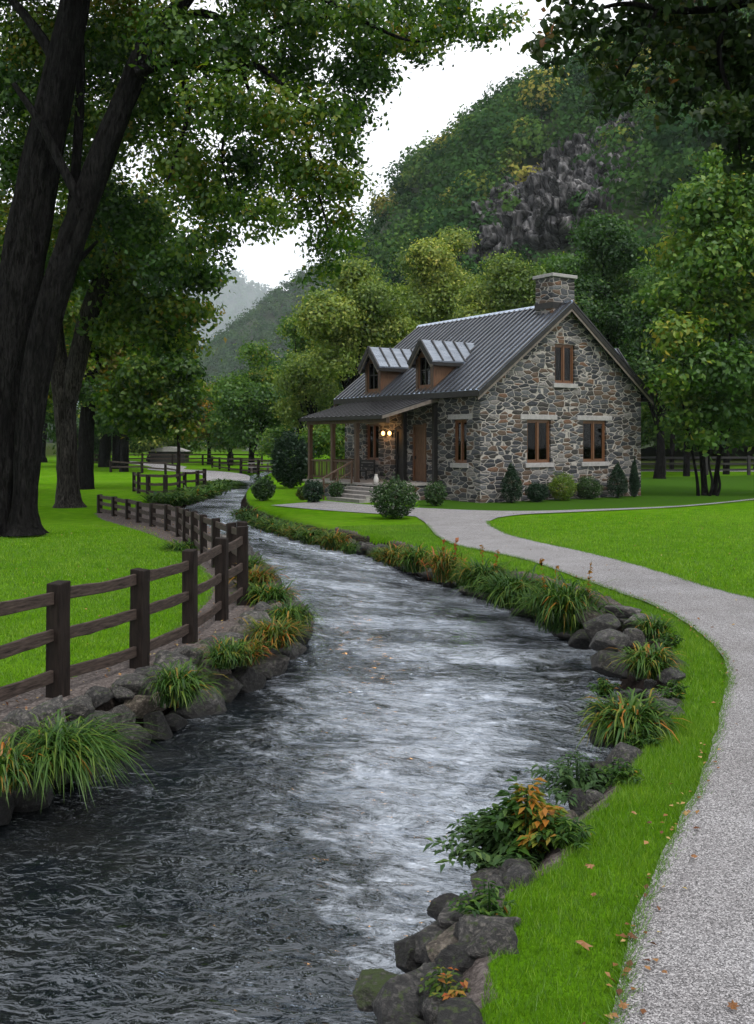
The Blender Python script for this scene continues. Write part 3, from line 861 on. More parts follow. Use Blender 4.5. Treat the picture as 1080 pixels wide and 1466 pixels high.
def gen_tree(x, y, H, cr, base, tr, n, size, seed, mat_l, mat_b, label, name='broadleaf_tree', group=None, nb=16, cz=1.0, lean=0.0, shift=0.0, twig=14, low=0.0, trunk=True):
    """a tree standing at (x, y): height H, crown radius cr, crown from height base, trunk radius tr"""
    r = np.random.default_rng(seed)
    ch = (H - base) / 2; cc = np.array((x + lean, y, base + ch)); ch *= 1.12
    blobs = []
    for i in range(nb):
        for _ in range(30):
            d = r.normal(0, 1, 3); d /= np.linalg.norm(d)
            if d[2] > -.75: break
        k = r.uniform(.45, .78)
        rad = cr * r.uniform(.30, .46)
        prof = 1.0 if d[2] > 0 else 1.0
        blobs.append((cc + d * k * (cr * prof, cr * prof, ch), rad))
    blobs.append((cc, cr * .5))
    blobs = [(b, min(rd, max(.4, b[2] - base * .75) + .3)) for b, rd in blobs]
    n = int(n * 1.5); size *= .8
    V, T = foliage(blobs, n, size, r, twig, spread=size * 1.7, tint_shift=shift, shell=.42)
    tubes = []
    if trunk:
        tp = [(x, y, -.15), (x + r.normal(0, .03), y, .35), (x + lean * .2 + r.normal(0, .1), y, base * .6), (x + lean * .5 + r.normal(0, .15), y, base + ch * .3), (x + lean, y, base + ch * 1.2)]
        tubes.append(tube(tp, [tr * 1.45, tr * 1.05, tr * .9, tr * .65, tr * .12], 12 if tr < .4 else 18, seed, .10))
        ks = sorted(range(nb), key=lambda i: -blobs[i][1])[:9]
        for i in ks:
            b = blobs[i][0]
            f = r.uniform(.35, .8)
            s = np.array((x + lean * .5 * f, y, base * .75 + (min(b[2], base + ch) - base * .75) * .4 * f))
            mid = s + (b - s) * .5 + (0, 0, .12 * np.linalg.norm(b - s))
            tubes.append(tube([s, mid, b], [tr * .42, tr * .24, tr * .05], 7, seed + i))
    return tree_thing(name, (x, y, 0), label, group, tubes, (V, T), mat_b, mat_l)

def px_blobs(lst, Y, r, dj=1.0, rs=1.0):
    out = []
    for t in lst:
        x, y, rad = t[:3]
        yy = (t[3] if len(t) > 3 else Y) + r.uniform(-dj, dj)
        out.append((pp(x, y, yy), rad * yy / F * rs))
    return out

def px_tube(lst, Y, seg, seed, rough, dY=None, fs=1.0):
    pts = [pp(t[0], t[1], t[3] if len(t) > 3 else Y) for t in lst]
    rad = [t[2] * (t[3] if len(t) > 3 else Y) / F for t in lst]
    return tube(pts, rad, seg, seed, rough, fs)

# --- the great two-stemmed tree at the left edge
r = np.random.default_rng(11)
D1 = 27.0
tubes = [px_tube([(0, 782, 62), (2, 768, 47), (2, 745, 38), (3, 700, 34), (5, 600, 32), (12, 500, 30), (32, 380, 27), (58, 240, 25), (88, 100, 21), (108, 0, 18), (130, -120, 15), (150, -250, 8)], D1, 56, 1, .22),
         px_tube([(36, 764, 34), (36, 750, 24), (36, 725, 18), (37, 700, 17), (43, 600, 18), (58, 500, 19), (84, 400, 19), (118, 300, 18), (150, 210, 17), (183, 130, 15), (215, 60, 16), (255, 10, 12), (300, -60, 9), (340, -150, 5)], D1 - .5, 48, 2, .20),
         px_tube([(60, 520, 10), (78, 430, 9), (100, 330, 8), (112, 200, 7), (116, 90, 6), (112, -40, 4)], D1 + .6, 12, 3, .05)]
for i, b in enumerate([[(195, 105, 9), (230, 92, 8), (270, 92, 6.5), (315, 100, 5.5), (363, 93, 5), (400, 118, 4), (418, 140, 3), (445, 156, 2.5), (500, 158, 1.2)],
                       [(360, 62, 5), (400, 40, 4), (440, 30, 3.5), (490, 25, 2.5), (560, 45, 1.5)],
                       [(240, 30, 9), (300, 20, 6), (340, 55, 5), (345, 90, 4), (360, 140, 2)],
                       [(300, -60, 8), (380, -40, 6), (450, -10, 5), (540, 40, 3), (600, 60, 1.5), (660, 45, 1)],
                       [(120, 300, 8), (95, 250, 7), (60, 180, 6), (20, 120, 4)],
                       [(90, 390, 6), (120, 365, 4), (140, 345, 2)],
                       [(250, 92, 5), (270, 150, 4), (255, 215, 2.5), (240, 260, 1.5)],
                       [(430, 150, 3), (440, 200, 2.2), (455, 270, 1.6), (470, 330, 1)],
                       [(320, 100, 4), (330, 160, 3), (318, 220, 2), (330, 280, 1)],
                       [(88, 100, 10), (50, 40, 7), (0, -20, 5)]]):
    tubes.append(px_tube(b, D1 + r.uniform(-1, 1), 8, 20 + i, 0))
hb = [(742, 22, 10), (715, 32, 18), (690, 45, 22), (655, 35, 22), (625, 40, 30), (600, 68, 24), (570, 55, 32), (530, 70, 34), (545, 110, 26), (505, 110, 40), (505, 165, 28), (475, 165, 42), (490, 215, 26), (500, 265, 20),
      (475, 265, 36), (488, 310, 24), (490, 350, 20), (468, 345, 26), (462, 385, 16), (442, 405, 11), (435, 300, 26), (425, 245, 46), (400, 170, 55), (420, 95, 52), (440, 30, 48), (510, 20, 50), (585, 10, 34), (650, 5, 30),
      (350, 235, 48), (345, 295, 30), (385, 300, 28), (372, 330, 14), (405, 318, 12), (300, 285, 44), (315, 340, 24), (318, 375, 10), (280, 350, 30), (320, 150, 58), (335, 65, 58), (370, 0, 50), (255, 235, 58), (235, 150, 60), (250, 60, 60),
      (160, 180, 55), (150, 80, 66), (70, 160, 60), (60, 60, 70), (30, 240, 50), (160, 300, 46), (110, 330, 34), (40, 330, 34), (200, 330, 40), (230, 390, 30), (5, 130, 50), (0, 400, 26), (180, 5, 60)]
hb += [(x, y, 85) for x, y in ((0, -60), (100, -90), (220, -90), (340, -80), (440, -60), (50, -190), (180, -210), (300, -190), (120, -310), (-90, 60), (-90, 200), (-100, -80))]  # extra canopy beyond the frame, added to darken ground and trees
hb = [(t[0], t[1], t[2], D1 + 3.2) if (t[0] < 215 and len(t) == 3 and not (t[0] > 150 and t[1] > 300)) else t for t in hb]
V, T = foliage(px_blobs(hb, D1, r, 2.0), 92000, .165, r, 14, .26, .5, False, .25, .4, .9)
V3, T3 = foliage([(pp(x, y, D1 + r.uniform(-2, 4)), 2.6) for x, y in ((0, -250), (120, -280), (240, -260), (-120, -250), (40, -400), (160, -420), (-80, -420), (230, -380), (60, -540), (150, -560), (-20, -560), (60, -680), (0, -150), (130, -160), (250, -150))], 22000, .32, r, 14, .4)  # unseen high crown, added so the near-left water reflects dark leaves
V2, T2 = foliage(px_blobs([h for h in hb[:52]] + [(20, 300, 60), (60, 380, 50), (10, 420, 50), (110, 260, 60), (30, 200, 60), (100, 150, 60), (-30, 330, 60), (160, 40, 70), (60, 60, 70), (200, 120, 60), (10, 110, 60), (130, 230, 60)], D1 + 5, r, 2.0, .95), 44000, .17, r, 14, .26, .5, False, .25, .4, .9)
tree_thing('broadleaf_tree', (pp(20, 768, D1)[0], D1, 0), 'huge dark two-stemmed tree at left edge, its crown hanging over the stream', 'old trees along the left lawn',
           tubes, (np.concatenate([V, V2, V3]), np.concatenate([T, T2, T3])), M['bark_dark'], M['leaf_hero'])

# --- second old tree: pale forked trunk
D2 = 38.0
tubes = [px_tube([(100, 731, 30), (99, 718, 19), (98, 705, 16.5), (97, 670, 15), (94, 600, 14), (92, 555, 17), (84, 510, 12), (80, 450, 10), (86, 390, 8), (100, 320, 5)], D2, 26, 5, .14),
         px_tube([(98, 575, 11), (108, 530, 13), (122, 470, 13), (138, 420, 12), (160, 370, 9), (180, 300, 5)], D2 - .2, 18, 6, .12),
         px_tube([(138, 420, 8), (175, 420, 6), (215, 400, 4), (250, 400, 2)], D2, 8, 7, 0)]
b2 = [(130, 370, 50), (190, 370, 48), (245, 375, 42), (285, 400, 26), (285, 445, 16), (262, 450, 26), (225, 440, 38), (180, 440, 34), (245, 490, 22), (270, 490, 12), (150, 470, 20), (115, 340, 40), (60, 390, 34), (60, 430, 22), (210, 310, 46), (140, 290, 50), (170, 420, 34), (210, 480, 24), (0, 420, 40), (20, 360, 40), (100, 455, 34, 43), (70, 500, 30, 45), (95, 520, 24, 46), (40, 460, 40, 46), (75, 400, 40, 44), (115, 560, 18, 47), (60, 560, 26, 50)]
tree_thing('broadleaf_tree', (pp(100, 727, D2)[0], D2, 0), 'second old tree with pale forked trunk, right of the huge left tree', 'old trees along the left lawn', tubes,
           foliage(px_blobs(b2, D2, r, 1.5), 42000, .24, r, 14, .38, .5, False, .3, .3, .85, .10), M['bark'], M['leaf_hero'])
# --- third old tree: slender dark trunk leaning right
D3 = 52.0
tubes = [px_tube([(122, 704, 16), (122, 690, 12), (123, 640, 11), (126, 590, 10), (133, 530, 10), (140, 480, 10), (150, 430, 8), (162, 380, 4)], D3, 22, 8, .12),
         px_tube([(140, 500, 6), (165, 490, 5), (200, 495, 3), (230, 520, 2)], D3, 8, 9, 0)]
b3 = [(170, 520, 36), (215, 535, 36), (255, 540, 26), (275, 560, 12), (190, 575, 30), (235, 590, 24), (150, 560, 24), (200, 610, 16), (140, 480, 30), (190, 470, 34), (240, 500, 26), (60, 480, 26), (70, 530, 22), (180, 560, 24)]
tree_thing('broadleaf_tree', (pp(122, 703, D3)[0], D3, 0), 'third old tree, slim dark trunk leaning right behind the forked one', 'old trees along the left lawn', tubes,
           foliage(px_blobs(b3, D3, r, 2.0), 30000, .30, r, 14, .46, .5, False, .3, .3, .85, .10), M['bark_dark'], M['leaf_hero'])
# --- three far trunks
for i, (x, w, lab) in enumerate(((150, 9, 'far old tree with stout brown trunk, leftmost of three beyond the left lawn'), (166, 6, 'far old tree with grey trunk, middle of three beyond the left lawn'), (178, 6.5, 'far old tree with thin black trunk, rightmost of three beyond the left lawn'))):
    D4 = (94, 88, 80)[i]
    yb = HZ + CAMZ * F / D4
    tb = [px_tube([(x, yb + 3, w * 1.4), (x, yb - 4, w), (x + 1, 630, w * .9), (x + 3, 580, w * .8), (x + 6, 530, w * .3)], D4, 12, 40 + i, .08)]
    bb = [(x + r.uniform(-36, 36), r.uniform(520, 606), r.uniform(18, 28)) for _ in range(11)]
    tree_thing('broadleaf_tree', (pp(x, yb, D4)[0], D4, 0), lab, 'old trees along the left lawn', tb, foliage(px_blobs(bb, D4, r, 2.5), 9000, .42, r, 12, .6, .5), M['bark_dark'], M['leaf_dark'])

# --- young tree by the far fence
D5 = 49.0
tb = [px_tube([(256, 706, 3.2), (256, 680, 2.6), (256, 630, 2.3), (255, 570, 1.8), (253, 500, .8)], D5, 8, 50, 0)]
for i in range(7):
    yy = 625 - i * 16; sx = (-1) ** i
    tb.append(px_tube([(256, yy, 1), (256 + sx * 14, yy - 14, .7), (256 + sx * 26, yy - 30, .3)], D5, 5, 60 + i, 0))
bb = [(256, 480, 14), (250, 515, 18), (264, 530, 18), (240, 550, 18), (266, 565, 18), (252, 585, 22), (232, 590, 12), (275, 592, 12), (245, 612, 14), (268, 615, 12)]
tree_thing('young_tree', (pp(256, 704, D5)[0], D5, 0), 'slim young tree with thin dark trunk beside the far fence', None, tb,
           foliage(px_blobs(bb, D5, r, .6), 7000, .26, r, 10, .3, .5, tint_shift=.12), M['twig'], M['leaf_hero'])

# --- near tree at the right, its trunk out of frame, its branch hanging into the top corner
D6 = 12.5
tb = [tube([(9.3, 13.2, -.2), (9.2, 13.2, 2), (9.0, 13.1, 5), (8.6, 13, 8), (8.2, 13, 12)], [.55, .4, .34, .3, .15], 22, 70, .12),
      px_tube([(1500, -100, 12, 13), (1300, -60, 10, 12.8), (1150, -20, 8), (1040, 10, 6), (960, 15, 4.5), (900, 5, 3.5), (850, 15, 2.2), (800, 35, 1.2)], D6, 9, 71, 0),
      px_tube([(1040, 10, 5), (1030, 80, 4), (1050, 150, 2.5), (1062, 230, 1.2)], D6, 7, 72, 0),
      px_tube([(940, 15, 3), (915, 70, 2.2), (885, 130, 1.4), (872, 160, .8)], D6, 7, 73, 0),
      px_tube([(840, 20, 1.6), (832, 45, 1.2), (825, 75, .7)], D6, 6, 74, 0)]
ob = [(763, 72, 10), (780, 60, 16), (795, 88, 13), (800, 40, 20), (825, 55, 18), (815, 15, 22), (850, 30, 24), (855, 80, 20), (865, 120, 20), (872, 150, 14), (885, 100, 24), (890, 50, 28), (905, 140, 14), (915, 20, 34), (940, 70, 30), (945, 120, 26), (950, 165, 14), (965, 30, 36), (985, 85, 34), (990, 135, 28),
      (1020, 40, 40), (1035, 100, 36), (1040, 160, 28), (1065, 60, 40), (1068, 130, 34), (1062, 200, 24), (1075, 235, 20), (1010, 175, 16), (1090, 180, 30), (880, -30, 40), (960, -40, 50), (1050, -40, 60), (800, -20, 22), (760, -60, 20), (1150, 40, 60), (1150, 150, 50), (1150, -60, 60)]
ob += [(x, y, 70) for x, y in ((1000, -140), (1100, -140), (1200, -100), (1250, 50), (1150, -240))]
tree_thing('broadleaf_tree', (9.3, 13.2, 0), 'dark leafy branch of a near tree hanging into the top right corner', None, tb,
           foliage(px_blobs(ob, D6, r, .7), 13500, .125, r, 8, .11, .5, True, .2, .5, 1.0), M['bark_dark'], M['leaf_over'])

# --- right tree with low spreading crown beside the house
D7 = 46.0
def rt(x, dy=0): return x
tb = [px_tube([(1010, 712, 6), (1008, 690, 4.5), (1005, 640, 4), (1004, 560, 3.6), (1000, 450, 3), (1005, 330, 1.5)], D7, 12, 80, .06),
      px_tube([(1022, 712, 5), (1026, 680, 3.5), (1034, 620, 3.2), (1042, 540, 3), (1050, 430, 2), (1060, 330, 1)], D7 + .3, 10, 81, .06),
      px_tube([(1000, 712, 3), (998, 685, 2.2), (990, 640, 1.8), (975, 560, 1.4), (965, 480, .7)], D7 - .3, 8, 82, 0),
      px_tube([(1016, 712, 2.5), (1020, 690, 2), (1015, 660, 1.6), (1018, 600, 1.2)], D7 - .5, 8, 83, 0),
      px_tube([(1026, 712, 2.5), (1031, 695, 2), (1029, 665, 1.5), (1046, 610, 1)], D7 - .4, 8, 84, 0)]
b7 = [(1000, 300, 46), (1050, 280, 50), (1080, 350, 50), (1020, 370, 50), (975, 360, 34), (965, 420, 34), (1010, 450, 46), (1065, 440, 52), (970, 480, 34), (1000, 530, 44), (1050, 530, 50), (985, 570, 30), (1030, 590, 36), (1075, 590, 36), (960, 540, 20), (1040, 235, 24), (1075, 240, 34), (1110, 300, 50), (1120, 420, 60), (1120, 540, 60), (1010, 625, 18), (1060, 625, 22), (975, 605, 18), (1160, 380, 60), (1160, 500, 60)]
tree_thing('broadleaf_tree', (pp(1015, 710, D7)[0], D7, 0), 'many-stemmed leafy tree on the lawn right of the house', None, tb,
           foliage(px_blobs(b7, D7, r, 2.2), 46000, .28, r, 14, .42, .5, tint_shift=.03), M['bark_dark'], M['leaf_green'])

# --- trees round and behind the house: (px x, depth, top px y, crown half width px, crown base px y, leaves, material, label)
def px_tree(x, D, ytop, hw, ybase, n, size, mat, label, seed, tr=.3, group='trees around the house', nb=16, shift=0.0, name='broadleaf_tree', trunk=True):
    X = (x - CX) * D / F
    z = lambda y: CAMZ + (HZ - y) * D / F
    return gen_tree(X, D, z(ytop), hw * D / F, max(1.0, z(ybase)), tr, n, size, seed, M[mat], M['bark_dark'], label, name, group, nb, shift=shift, trunk=trunk)
px_tree(505, 66, 372, 84, 585, 34000, .30, 'leaf_yellow', 'broad yellow-green tree rising behind the porch end', 101, .35, shift=.05)
px_tree(622, 80, 318, 66, 500, 24000, .33, 'leaf_yellow', 'tallest yellow-green tree with dark limbs behind the roof ridge', 102, .4)
px_tree(715, 74, 352, 70, 520, 22000, .32, 'leaf_yellow', 'olive-green tree behind the middle of the roof ridge', 103, .35, shift=-.15)
px_tree(445, 74, 470, 50, 640, 14000, .28, 'leaf_yellow', 'yellow-green tree at the left end of the porch, lower than the broad one', 121, .3, shift=-.12)
px_tree(575, 90, 400, 60, 560, 14000, .38, 'leaf_yellow', 'yellow-green tree between the two tallest ones behind the dormers', 104, .35, shift=-.1)
px_tree(800, 84, 330, 66, 560, 18000, .36, 'leaf_green', 'green tree behind the stone chimney', 105, .35)
px_tree(872, 72, 305, 72, 600, 30000, .33, 'leaf_dark', 'dark green tree behind the right roof slope', 106, .4)
px_tree(945, 66, 400, 62, 640, 22000, .31, 'leaf_dark', 'dark green tree behind the right corner of the house', 107, .35)
px_tree(430, 88, 440, 52, 640, 14000, .38, 'leaf_green', 'mid-green tree left of the porch, behind the dark bush', 108, .3)
px_tree(362, 82, 488, 62, 668, 20000, .36, 'leaf_green', 'rounded green tree above the bend of the stream', 109, .3, shift=-.05)
px_tree(300, 104, 545, 40, 655, 7000, .42, 'leaf_autumn', 'orange and yellow autumn tree beyond the far fence', 110, .25)
px_tree(330, 100, 575, 30, 662, 5000, .42, 'leaf_green', 'small green tree right of the orange one', 111, .25)
px_tree(215, 112, 575, 36, 655, 6000, .45, 'leaf_yellow', 'pale green small tree behind the far path', 112, .25)
px_tree(262, 118, 590, 32, 655, 5000, .45, 'leaf_green', 'low green tree behind the young tree', 113, .25)
px_tree(905, 96, 330, 70, 610, 13000, .42, 'leaf_green', 'green tree behind the two dark ones right of the chimney', 114, .35)
px_tree(1010, 92, 300, 70, 650, 12000, .42, 'leaf_dark', 'tall dark tree behind the many-stemmed one', 115, .35)
px_tree(1085, 84, 330, 70, 655, 12000, .40, 'leaf_dark', 'tall dark tree at the right edge behind the fence', 116, .35)
px_tree(660, 104, 395, 66, 560, 10000, .45, 'leaf_green', 'green tree behind the two yellow-green ones, above the roof', 117, .35)
px_tree(740, 112, 380, 64, 560, 9000, .48, 'leaf_green', 'green tree in the gap left of the chimney', 118, .35)
px_tree(480, 108, 450, 60, 620, 9000, .46, 'leaf_green', 'green tree behind the broad yellow-green one', 119, .35)
px_tree(395, 116, 500, 46, 650, 7000, .48, 'leaf_dark', 'dark tree behind the rounded green one', 120, .3)

# background wood behind the left lawn
r = np.random.default_rng(5)
bgl = [('leftmost', 20, 108, 300), ('second from left', 62, 114, 320), ('third from left', 100, 106, 340), ('fourth from left', 140, 118, 400), ('fifth from left', 180, 110, 480), ('sixth from left', 215, 122, 500), ('seventh from left', 248, 128, 520)]
for i, (w, x, D, yt) in enumerate(bgl):
    px_tree(x, D, yt, 44, 640, 7500, .48, ('leaf_dark', 'leaf_green')[i % 2], 'dark woodland tree beyond the left lawn, %s of that row' % w, 200 + i, .4, 'woodland behind the left lawn')
bgb = [(12, 90, 560), (52, 92, 500), (85, 95, 540), (118, 97, 606), (150, 112, 612), (190, 112, 618)]
for i, (x, D, yt) in enumerate(bgb):
    px_tree(x, D, yt, 30, 668, 3500, .36, 'leaf_dark', 'dark low bush under the trees beyond the left lawn, %s' % ('behind the huge trunk', 'right of the huge trunk', 'behind the forked trunk', 'behind the leaning trunk', 'behind the three far trunks', 'right of the three far trunks')[i], 230 + i, .1, 'bushes beyond the left lawn', 9, name='bush', trunk=False)['category'] = 'bush'
for i, (x, D, yt, lb) in enumerate(((452, 64, 604, 'seen through the porch posts at its left end'), (490, 66, 596, 'seen between the middle porch posts'), (530, 70, 600, 'hidden behind the porch wall'), (408, 70, 618, 'behind the large dark bush left of the porch'))):
    px_tree(x, D, yt, 30, 690, 6500, .26, 'leaf_green', 'dense green thicket behind the porch, ' + lb, 240 + i, .1, 'thicket behind the porch', 10, name='bush', trunk=False)['category'] = 'bush'
bgr = [(930, 94, 560), (985, 98, 570), (1045, 96, 560), (1095, 100, 555)]
for i, (x, D, yt) in enumerate(bgr):
    px_tree(x, D, yt, 40, 664, 5500, .4, 'leaf_green', 'green thicket bush behind the right fence, %s of four' % ('first from the house', 'second from the house', 'third from the house', 'farthest right')[i], 250 + i, .1, 'bushes behind the right fence', 9, name='bush', trunk=False)['category'] = 'bush'
# slender woodland trunks beside the right fence
for i, (x, D, w, lab) in enumerate(((983, 70, 4.5, 'straight dark woodland tree left of the many-stemmed one'), (1040, 74, 5, 'straight dark woodland tree right of the many-stemmed one'), (962, 84, 3.5, 'thin dark woodland tree closest to the house corner'))):
    yb = HZ + CAMZ * F / D
    tb = [px_tube([(x, yb + 2, w * 1.3), (x, yb - 8, w), (x + 2, 580, w * .9), (x - 2, 500, w * .6), (x, 420, w * .2)], D, 10, 260 + i, .06)]
    bb = [(x + r.uniform(-36, 36), r.uniform(400, 585), r.uniform(18, 30)) for _ in range(14)]
    tree_thing('broadleaf_tree', (pp(x, yb, D)[0], D, 0), lab, 'trees around the house', tb, foliage(px_blobs(bb, D, r, 2.5), 9000, .34, r, 12, .5, .5), M['bark_dark'], M['leaf_dark'])

# ------------------------------------------------------------------ mountains, cliff and their forest
def ridge_terrain(name, line, wids, x0, x1, y0, y1, step, seed, amp, cut=None):
    """line: ridge points (x, y, z); height falls away from it over wid metres"""
    L = np.asarray(line, float)
    gx = np.arange(x0, x1 + .1, step); gy = np.arange(y0, y1 + .1, step)
    X, Y = np.meshgrid(gx, gy); P = np.stack([X.ravel(), Y.ravel()], 1)
    best = np.full(len(P), 1e9); hz = np.zeros(len(P)); wid = np.ones(len(P))
    WI = np.full(len(L), wids) if np.isscalar(wids) else np.asarray(wids, float)
    for a, b, wa, wb in zip(L[:-1], L[1:], WI[:-1], WI[1:]):
        ab = (b - a)[:2]
        t = np.clip(((P - a[:2]) @ ab) / (ab @ ab), 0, 1)
        d = np.hypot(*(P - a[:2] - t[:, None] * ab).T)
        k = d < best
        wid = np.where(k, wa + (wb - wa) * t, wid); best = np.where(k, d, best); hz = np.where(k, a[2] + (b[2] - a[2]) * t, hz)
    fall = np.clip(1 - best / wid, 0, 1)
    z = hz * (0.75 * fall + 0.25 * smooth(0, 1, fall)) - 3 * (1 - fall)
    z = z + amp * fbm(np.column_stack([P / 45, np.zeros(len(P))]), 4, seed) * smooth(0, .2, fall) * smooth(0, 60, best + 12)
    if cut is not None: z = cut(P, z)
    nx_, ny_ = len(gx), len(gy)
    ii = (np.arange(ny_ - 1)[:, None] * nx_ + np.arange(nx_ - 1)[None]).ravel()
    me = np_mesh(name, np.column_stack([P, z]), np.stack([ii, ii + 1, ii + nx_ + 1, ii + nx_], 1), 4)
    struct(link(name, me, M['hill'], None, True))
    zz = z.reshape(ny_, nx_)
    def sample(Q):
        fx = np.clip((Q[:, 0] - x0) / step, 0, nx_ - 1.001); fy = np.clip((Q[:, 1] - y0) / step, 0, ny_ - 1.001)
        ix, iy = fx.astype(int), fy.astype(int); u, v = fx - ix, fy - iy
        return zz[iy, ix] * (1 - u) * (1 - v) + zz[iy, ix + 1] * u * (1 - v) + zz[iy + 1, ix] * (1 - u) * v + zz[iy + 1, ix + 1] * u * v
    return sample

def forest(name, sample, x0, x1, y0, y1, n, rad, per, size, seed, label, excl=None, zmin=4):
    r = np.random.default_rng(seed)
    Q = np.stack([r.uniform(x0, x1, n), r.uniform(y0, y1, n)], 1)
    z = sample(Q)
    px = CX + Q[:, 0] / Q[:, 1] * F; py = HZ - (z + rad - CAMZ) / Q[:, 1] * F
    k = (z > zmin) & (px > -200) & (px < 1300) & (py > -350)
    if excl is not None: k &= ~excl(px, py, Q)
    Q, z = Q[k], z[k]; n = len(Q)
    R_ = rad * r.uniform(.5, 1.5, n)
    cen = np.column_stack([Q, z + R_ * .9])
    tint = np.clip(r.normal(.38, .28 if rad < 7 else .14, n) + .15 * fbm(np.column_stack([Q / 40, np.zeros(n)]), 2, 3), 0, 1)
    nl = 7
    d = r.normal(0, 1, (n, nl, 3)); d /= np.linalg.norm(d, axis=2)[:, :, None]; d[:, :, 2] = np.abs(d[:, :, 2]) * 1.0 - .25
    lob = cen[:, None] + d * (R_ * .62)[:, None, None]
    m = per // nl
    e = r.normal(0, 1, (n, nl, m, 3)); e /= np.linalg.norm(e, axis=3)[..., None]
    C = lob[:, :, None] + e * (R_ * .42)[:, None, None, None] * r.uniform(.75, 1.05, (n, nl, m, 1))
    C = C.reshape(-1, 3)
    T = np.clip(np.repeat(tint, nl * m) + r.normal(0, .06, n * nl * m), 0, 1)
    V = leaf_quads(C, size, r, .3, 0, elong=1.25, O=e.reshape(-1, 3) * .45 + (np.repeat(d.reshape(-1, 3), m, 0)) * .8)
    me = np_mesh(name, V, np.arange(len(V)).reshape(-1, 4), 4)
    face_attr(me, 'tint', T)
    struct(link(name, me, M['leaf_forest']), 'stuff', label, 'forest')
    print(name, n)

RIDGE1 = [pp(395, 600, 430), pp(430, 520, 430), pp(470, 420, 430), pp(515, 340, 430), pp(600, 272, 420), pp(690, 205, 395), pp(770, 155, 372), pp(850, 105, 350), pp(920, 55, 335), pp(1010, 5, 315), pp(1130, -40, 300), pp(1500, -60, 290)]
RIDGE1 = [p - (0, 0, 7) for p in RIDGE1]
s1 = ridge_terrain('wooded_mountain', RIDGE1, [60, 70, 90, 120, 150, 190, 215, 215, 215, 215, 215, 215], -190, 330, 120, 640, 5, 21, 9, lambda P, z: np.where(z > -2, -2 + (z + 2) * smooth(-22, 55, P[:, 0] - np.interp(P[:, 1], [120, 200, 300, 430, 520], [10, -8, -30, -44, -60]) + 6 * np.sin(P[:, 1] * .06)), z))
CLIFF = np.array([(658, 384), (686, 322), (740, 264), (785, 232), (850, 196), (925, 166), (940, 215), (895, 268), (868, 328), (805, 350), (735, 366)], float)
# where the camera-side rays of the cliff outline strike the slope
def hit(x, y):
    dd_ = np.linspace(130, 420, 1500)
    Q = np.stack([(x - CX) / F * dd_, dd_], 1)
    zr = CAMZ + (HZ - y) / F * dd_
    k = np.nonzero(zr < s1(Q))[0]
    return dd_[k[0]] if len(k) else 300.0
def excl(px, py, Q):
    f = fbm(np.column_stack([px / 16, py / 16, np.zeros(len(px))]), 2, 8)
    k = np.zeros(len(px), bool)
    for dy in (-16, -9, -3, 3): k |= inside(np.stack([px, py + dy], 1), CLIFF)
    return k & (f < .5) & (Q[:, 1] < 420)
forest('mountain_forest', s1, -150, 300, 118, 520, 7600, 6.2, 210, 1.1, 31, 'dense green forest covering the steep mountain behind the house', excl)
# cliff: a broken rock wall standing out of the slope
gxn, gyn = 170, 130
gu = np.linspace(0, 1, gxn); gv = np.linspace(0, 1, gyn)
cx0, cx1, cy0, cy1 = 640, 956, 148, 402
Ux, Vy = np.meshgrid(cx0 + (cx1 - cx0) * gu, cy1 + (cy0 - cy1) * gv)
hits = np.array([[hit(cx0 + (cx1 - cx0) * a, cy1 + (cy0 - cy1) * b) for a in np.linspace(0, 1, 16)] for b in np.linspace(0, 1, 12)])
fi = gv[:, None] * 11; fj = gu[None] * 15
i0 = np.minimum(fi.astype(int), 10); j0 = np.minimum(fj.astype(int), 14)
fu, fv = fj - j0, fi - i0
Dp = hits[i0, j0] * (1 - fu) * (1 - fv) + hits[i0, j0 + 1] * fu * (1 - fv) + hits[i0 + 1, j0] * (1 - fu) * fv + hits[i0 + 1, j0 + 1] * fu * fv
base = np.stack([(Ux - CX) / F * Dp, Dp, CAMZ + (HZ - Vy) / F * Dp], -1).reshape(-1, 3)
pc = np.stack([Ux.ravel(), Vy.ravel()], 1)
edge = np.where(inside(pc, CLIFF), 1, -1) * dist_poly(pc, np.concatenate([CLIFF, CLIFF[:1]]))
q = base * (1 / 5.5, 1 / 5.5, 1 / 42)
but = np.abs(fbm(q, 4, 90))
out = smooth(-14, 10, edge + 10 * fbm(base / 14, 3, 95)) * 13 - 6 + np.where(edge > -8, (but - .25) * 13 + 2.5 * np.abs(fbm(base * (1 / 3, 1 / 3, 1 / 9), 3, 97)), 0)
nrm = np.array((-.45, -.85, .15)); nrm /= np.linalg.norm(nrm)
cv = base + nrm * out[:, None]
ii = (np.arange(gyn - 1)[:, None] * gxn + np.arange(gxn - 1)[None]).ravel()
FC = np.stack([ii, ii + 1, ii + gxn + 1, ii + gxn], 1)
FC = FC[edge[FC].max(1) > -18]
back = cv - nrm * 14
per = len(cv)
me = np_mesh('rock_cliff', np.concatenate([cv, back]), np.concatenate([FC, FC[:, ::-1] + per]), 4)
struct(link('rock_cliff', me, M['cliff'], None, False))

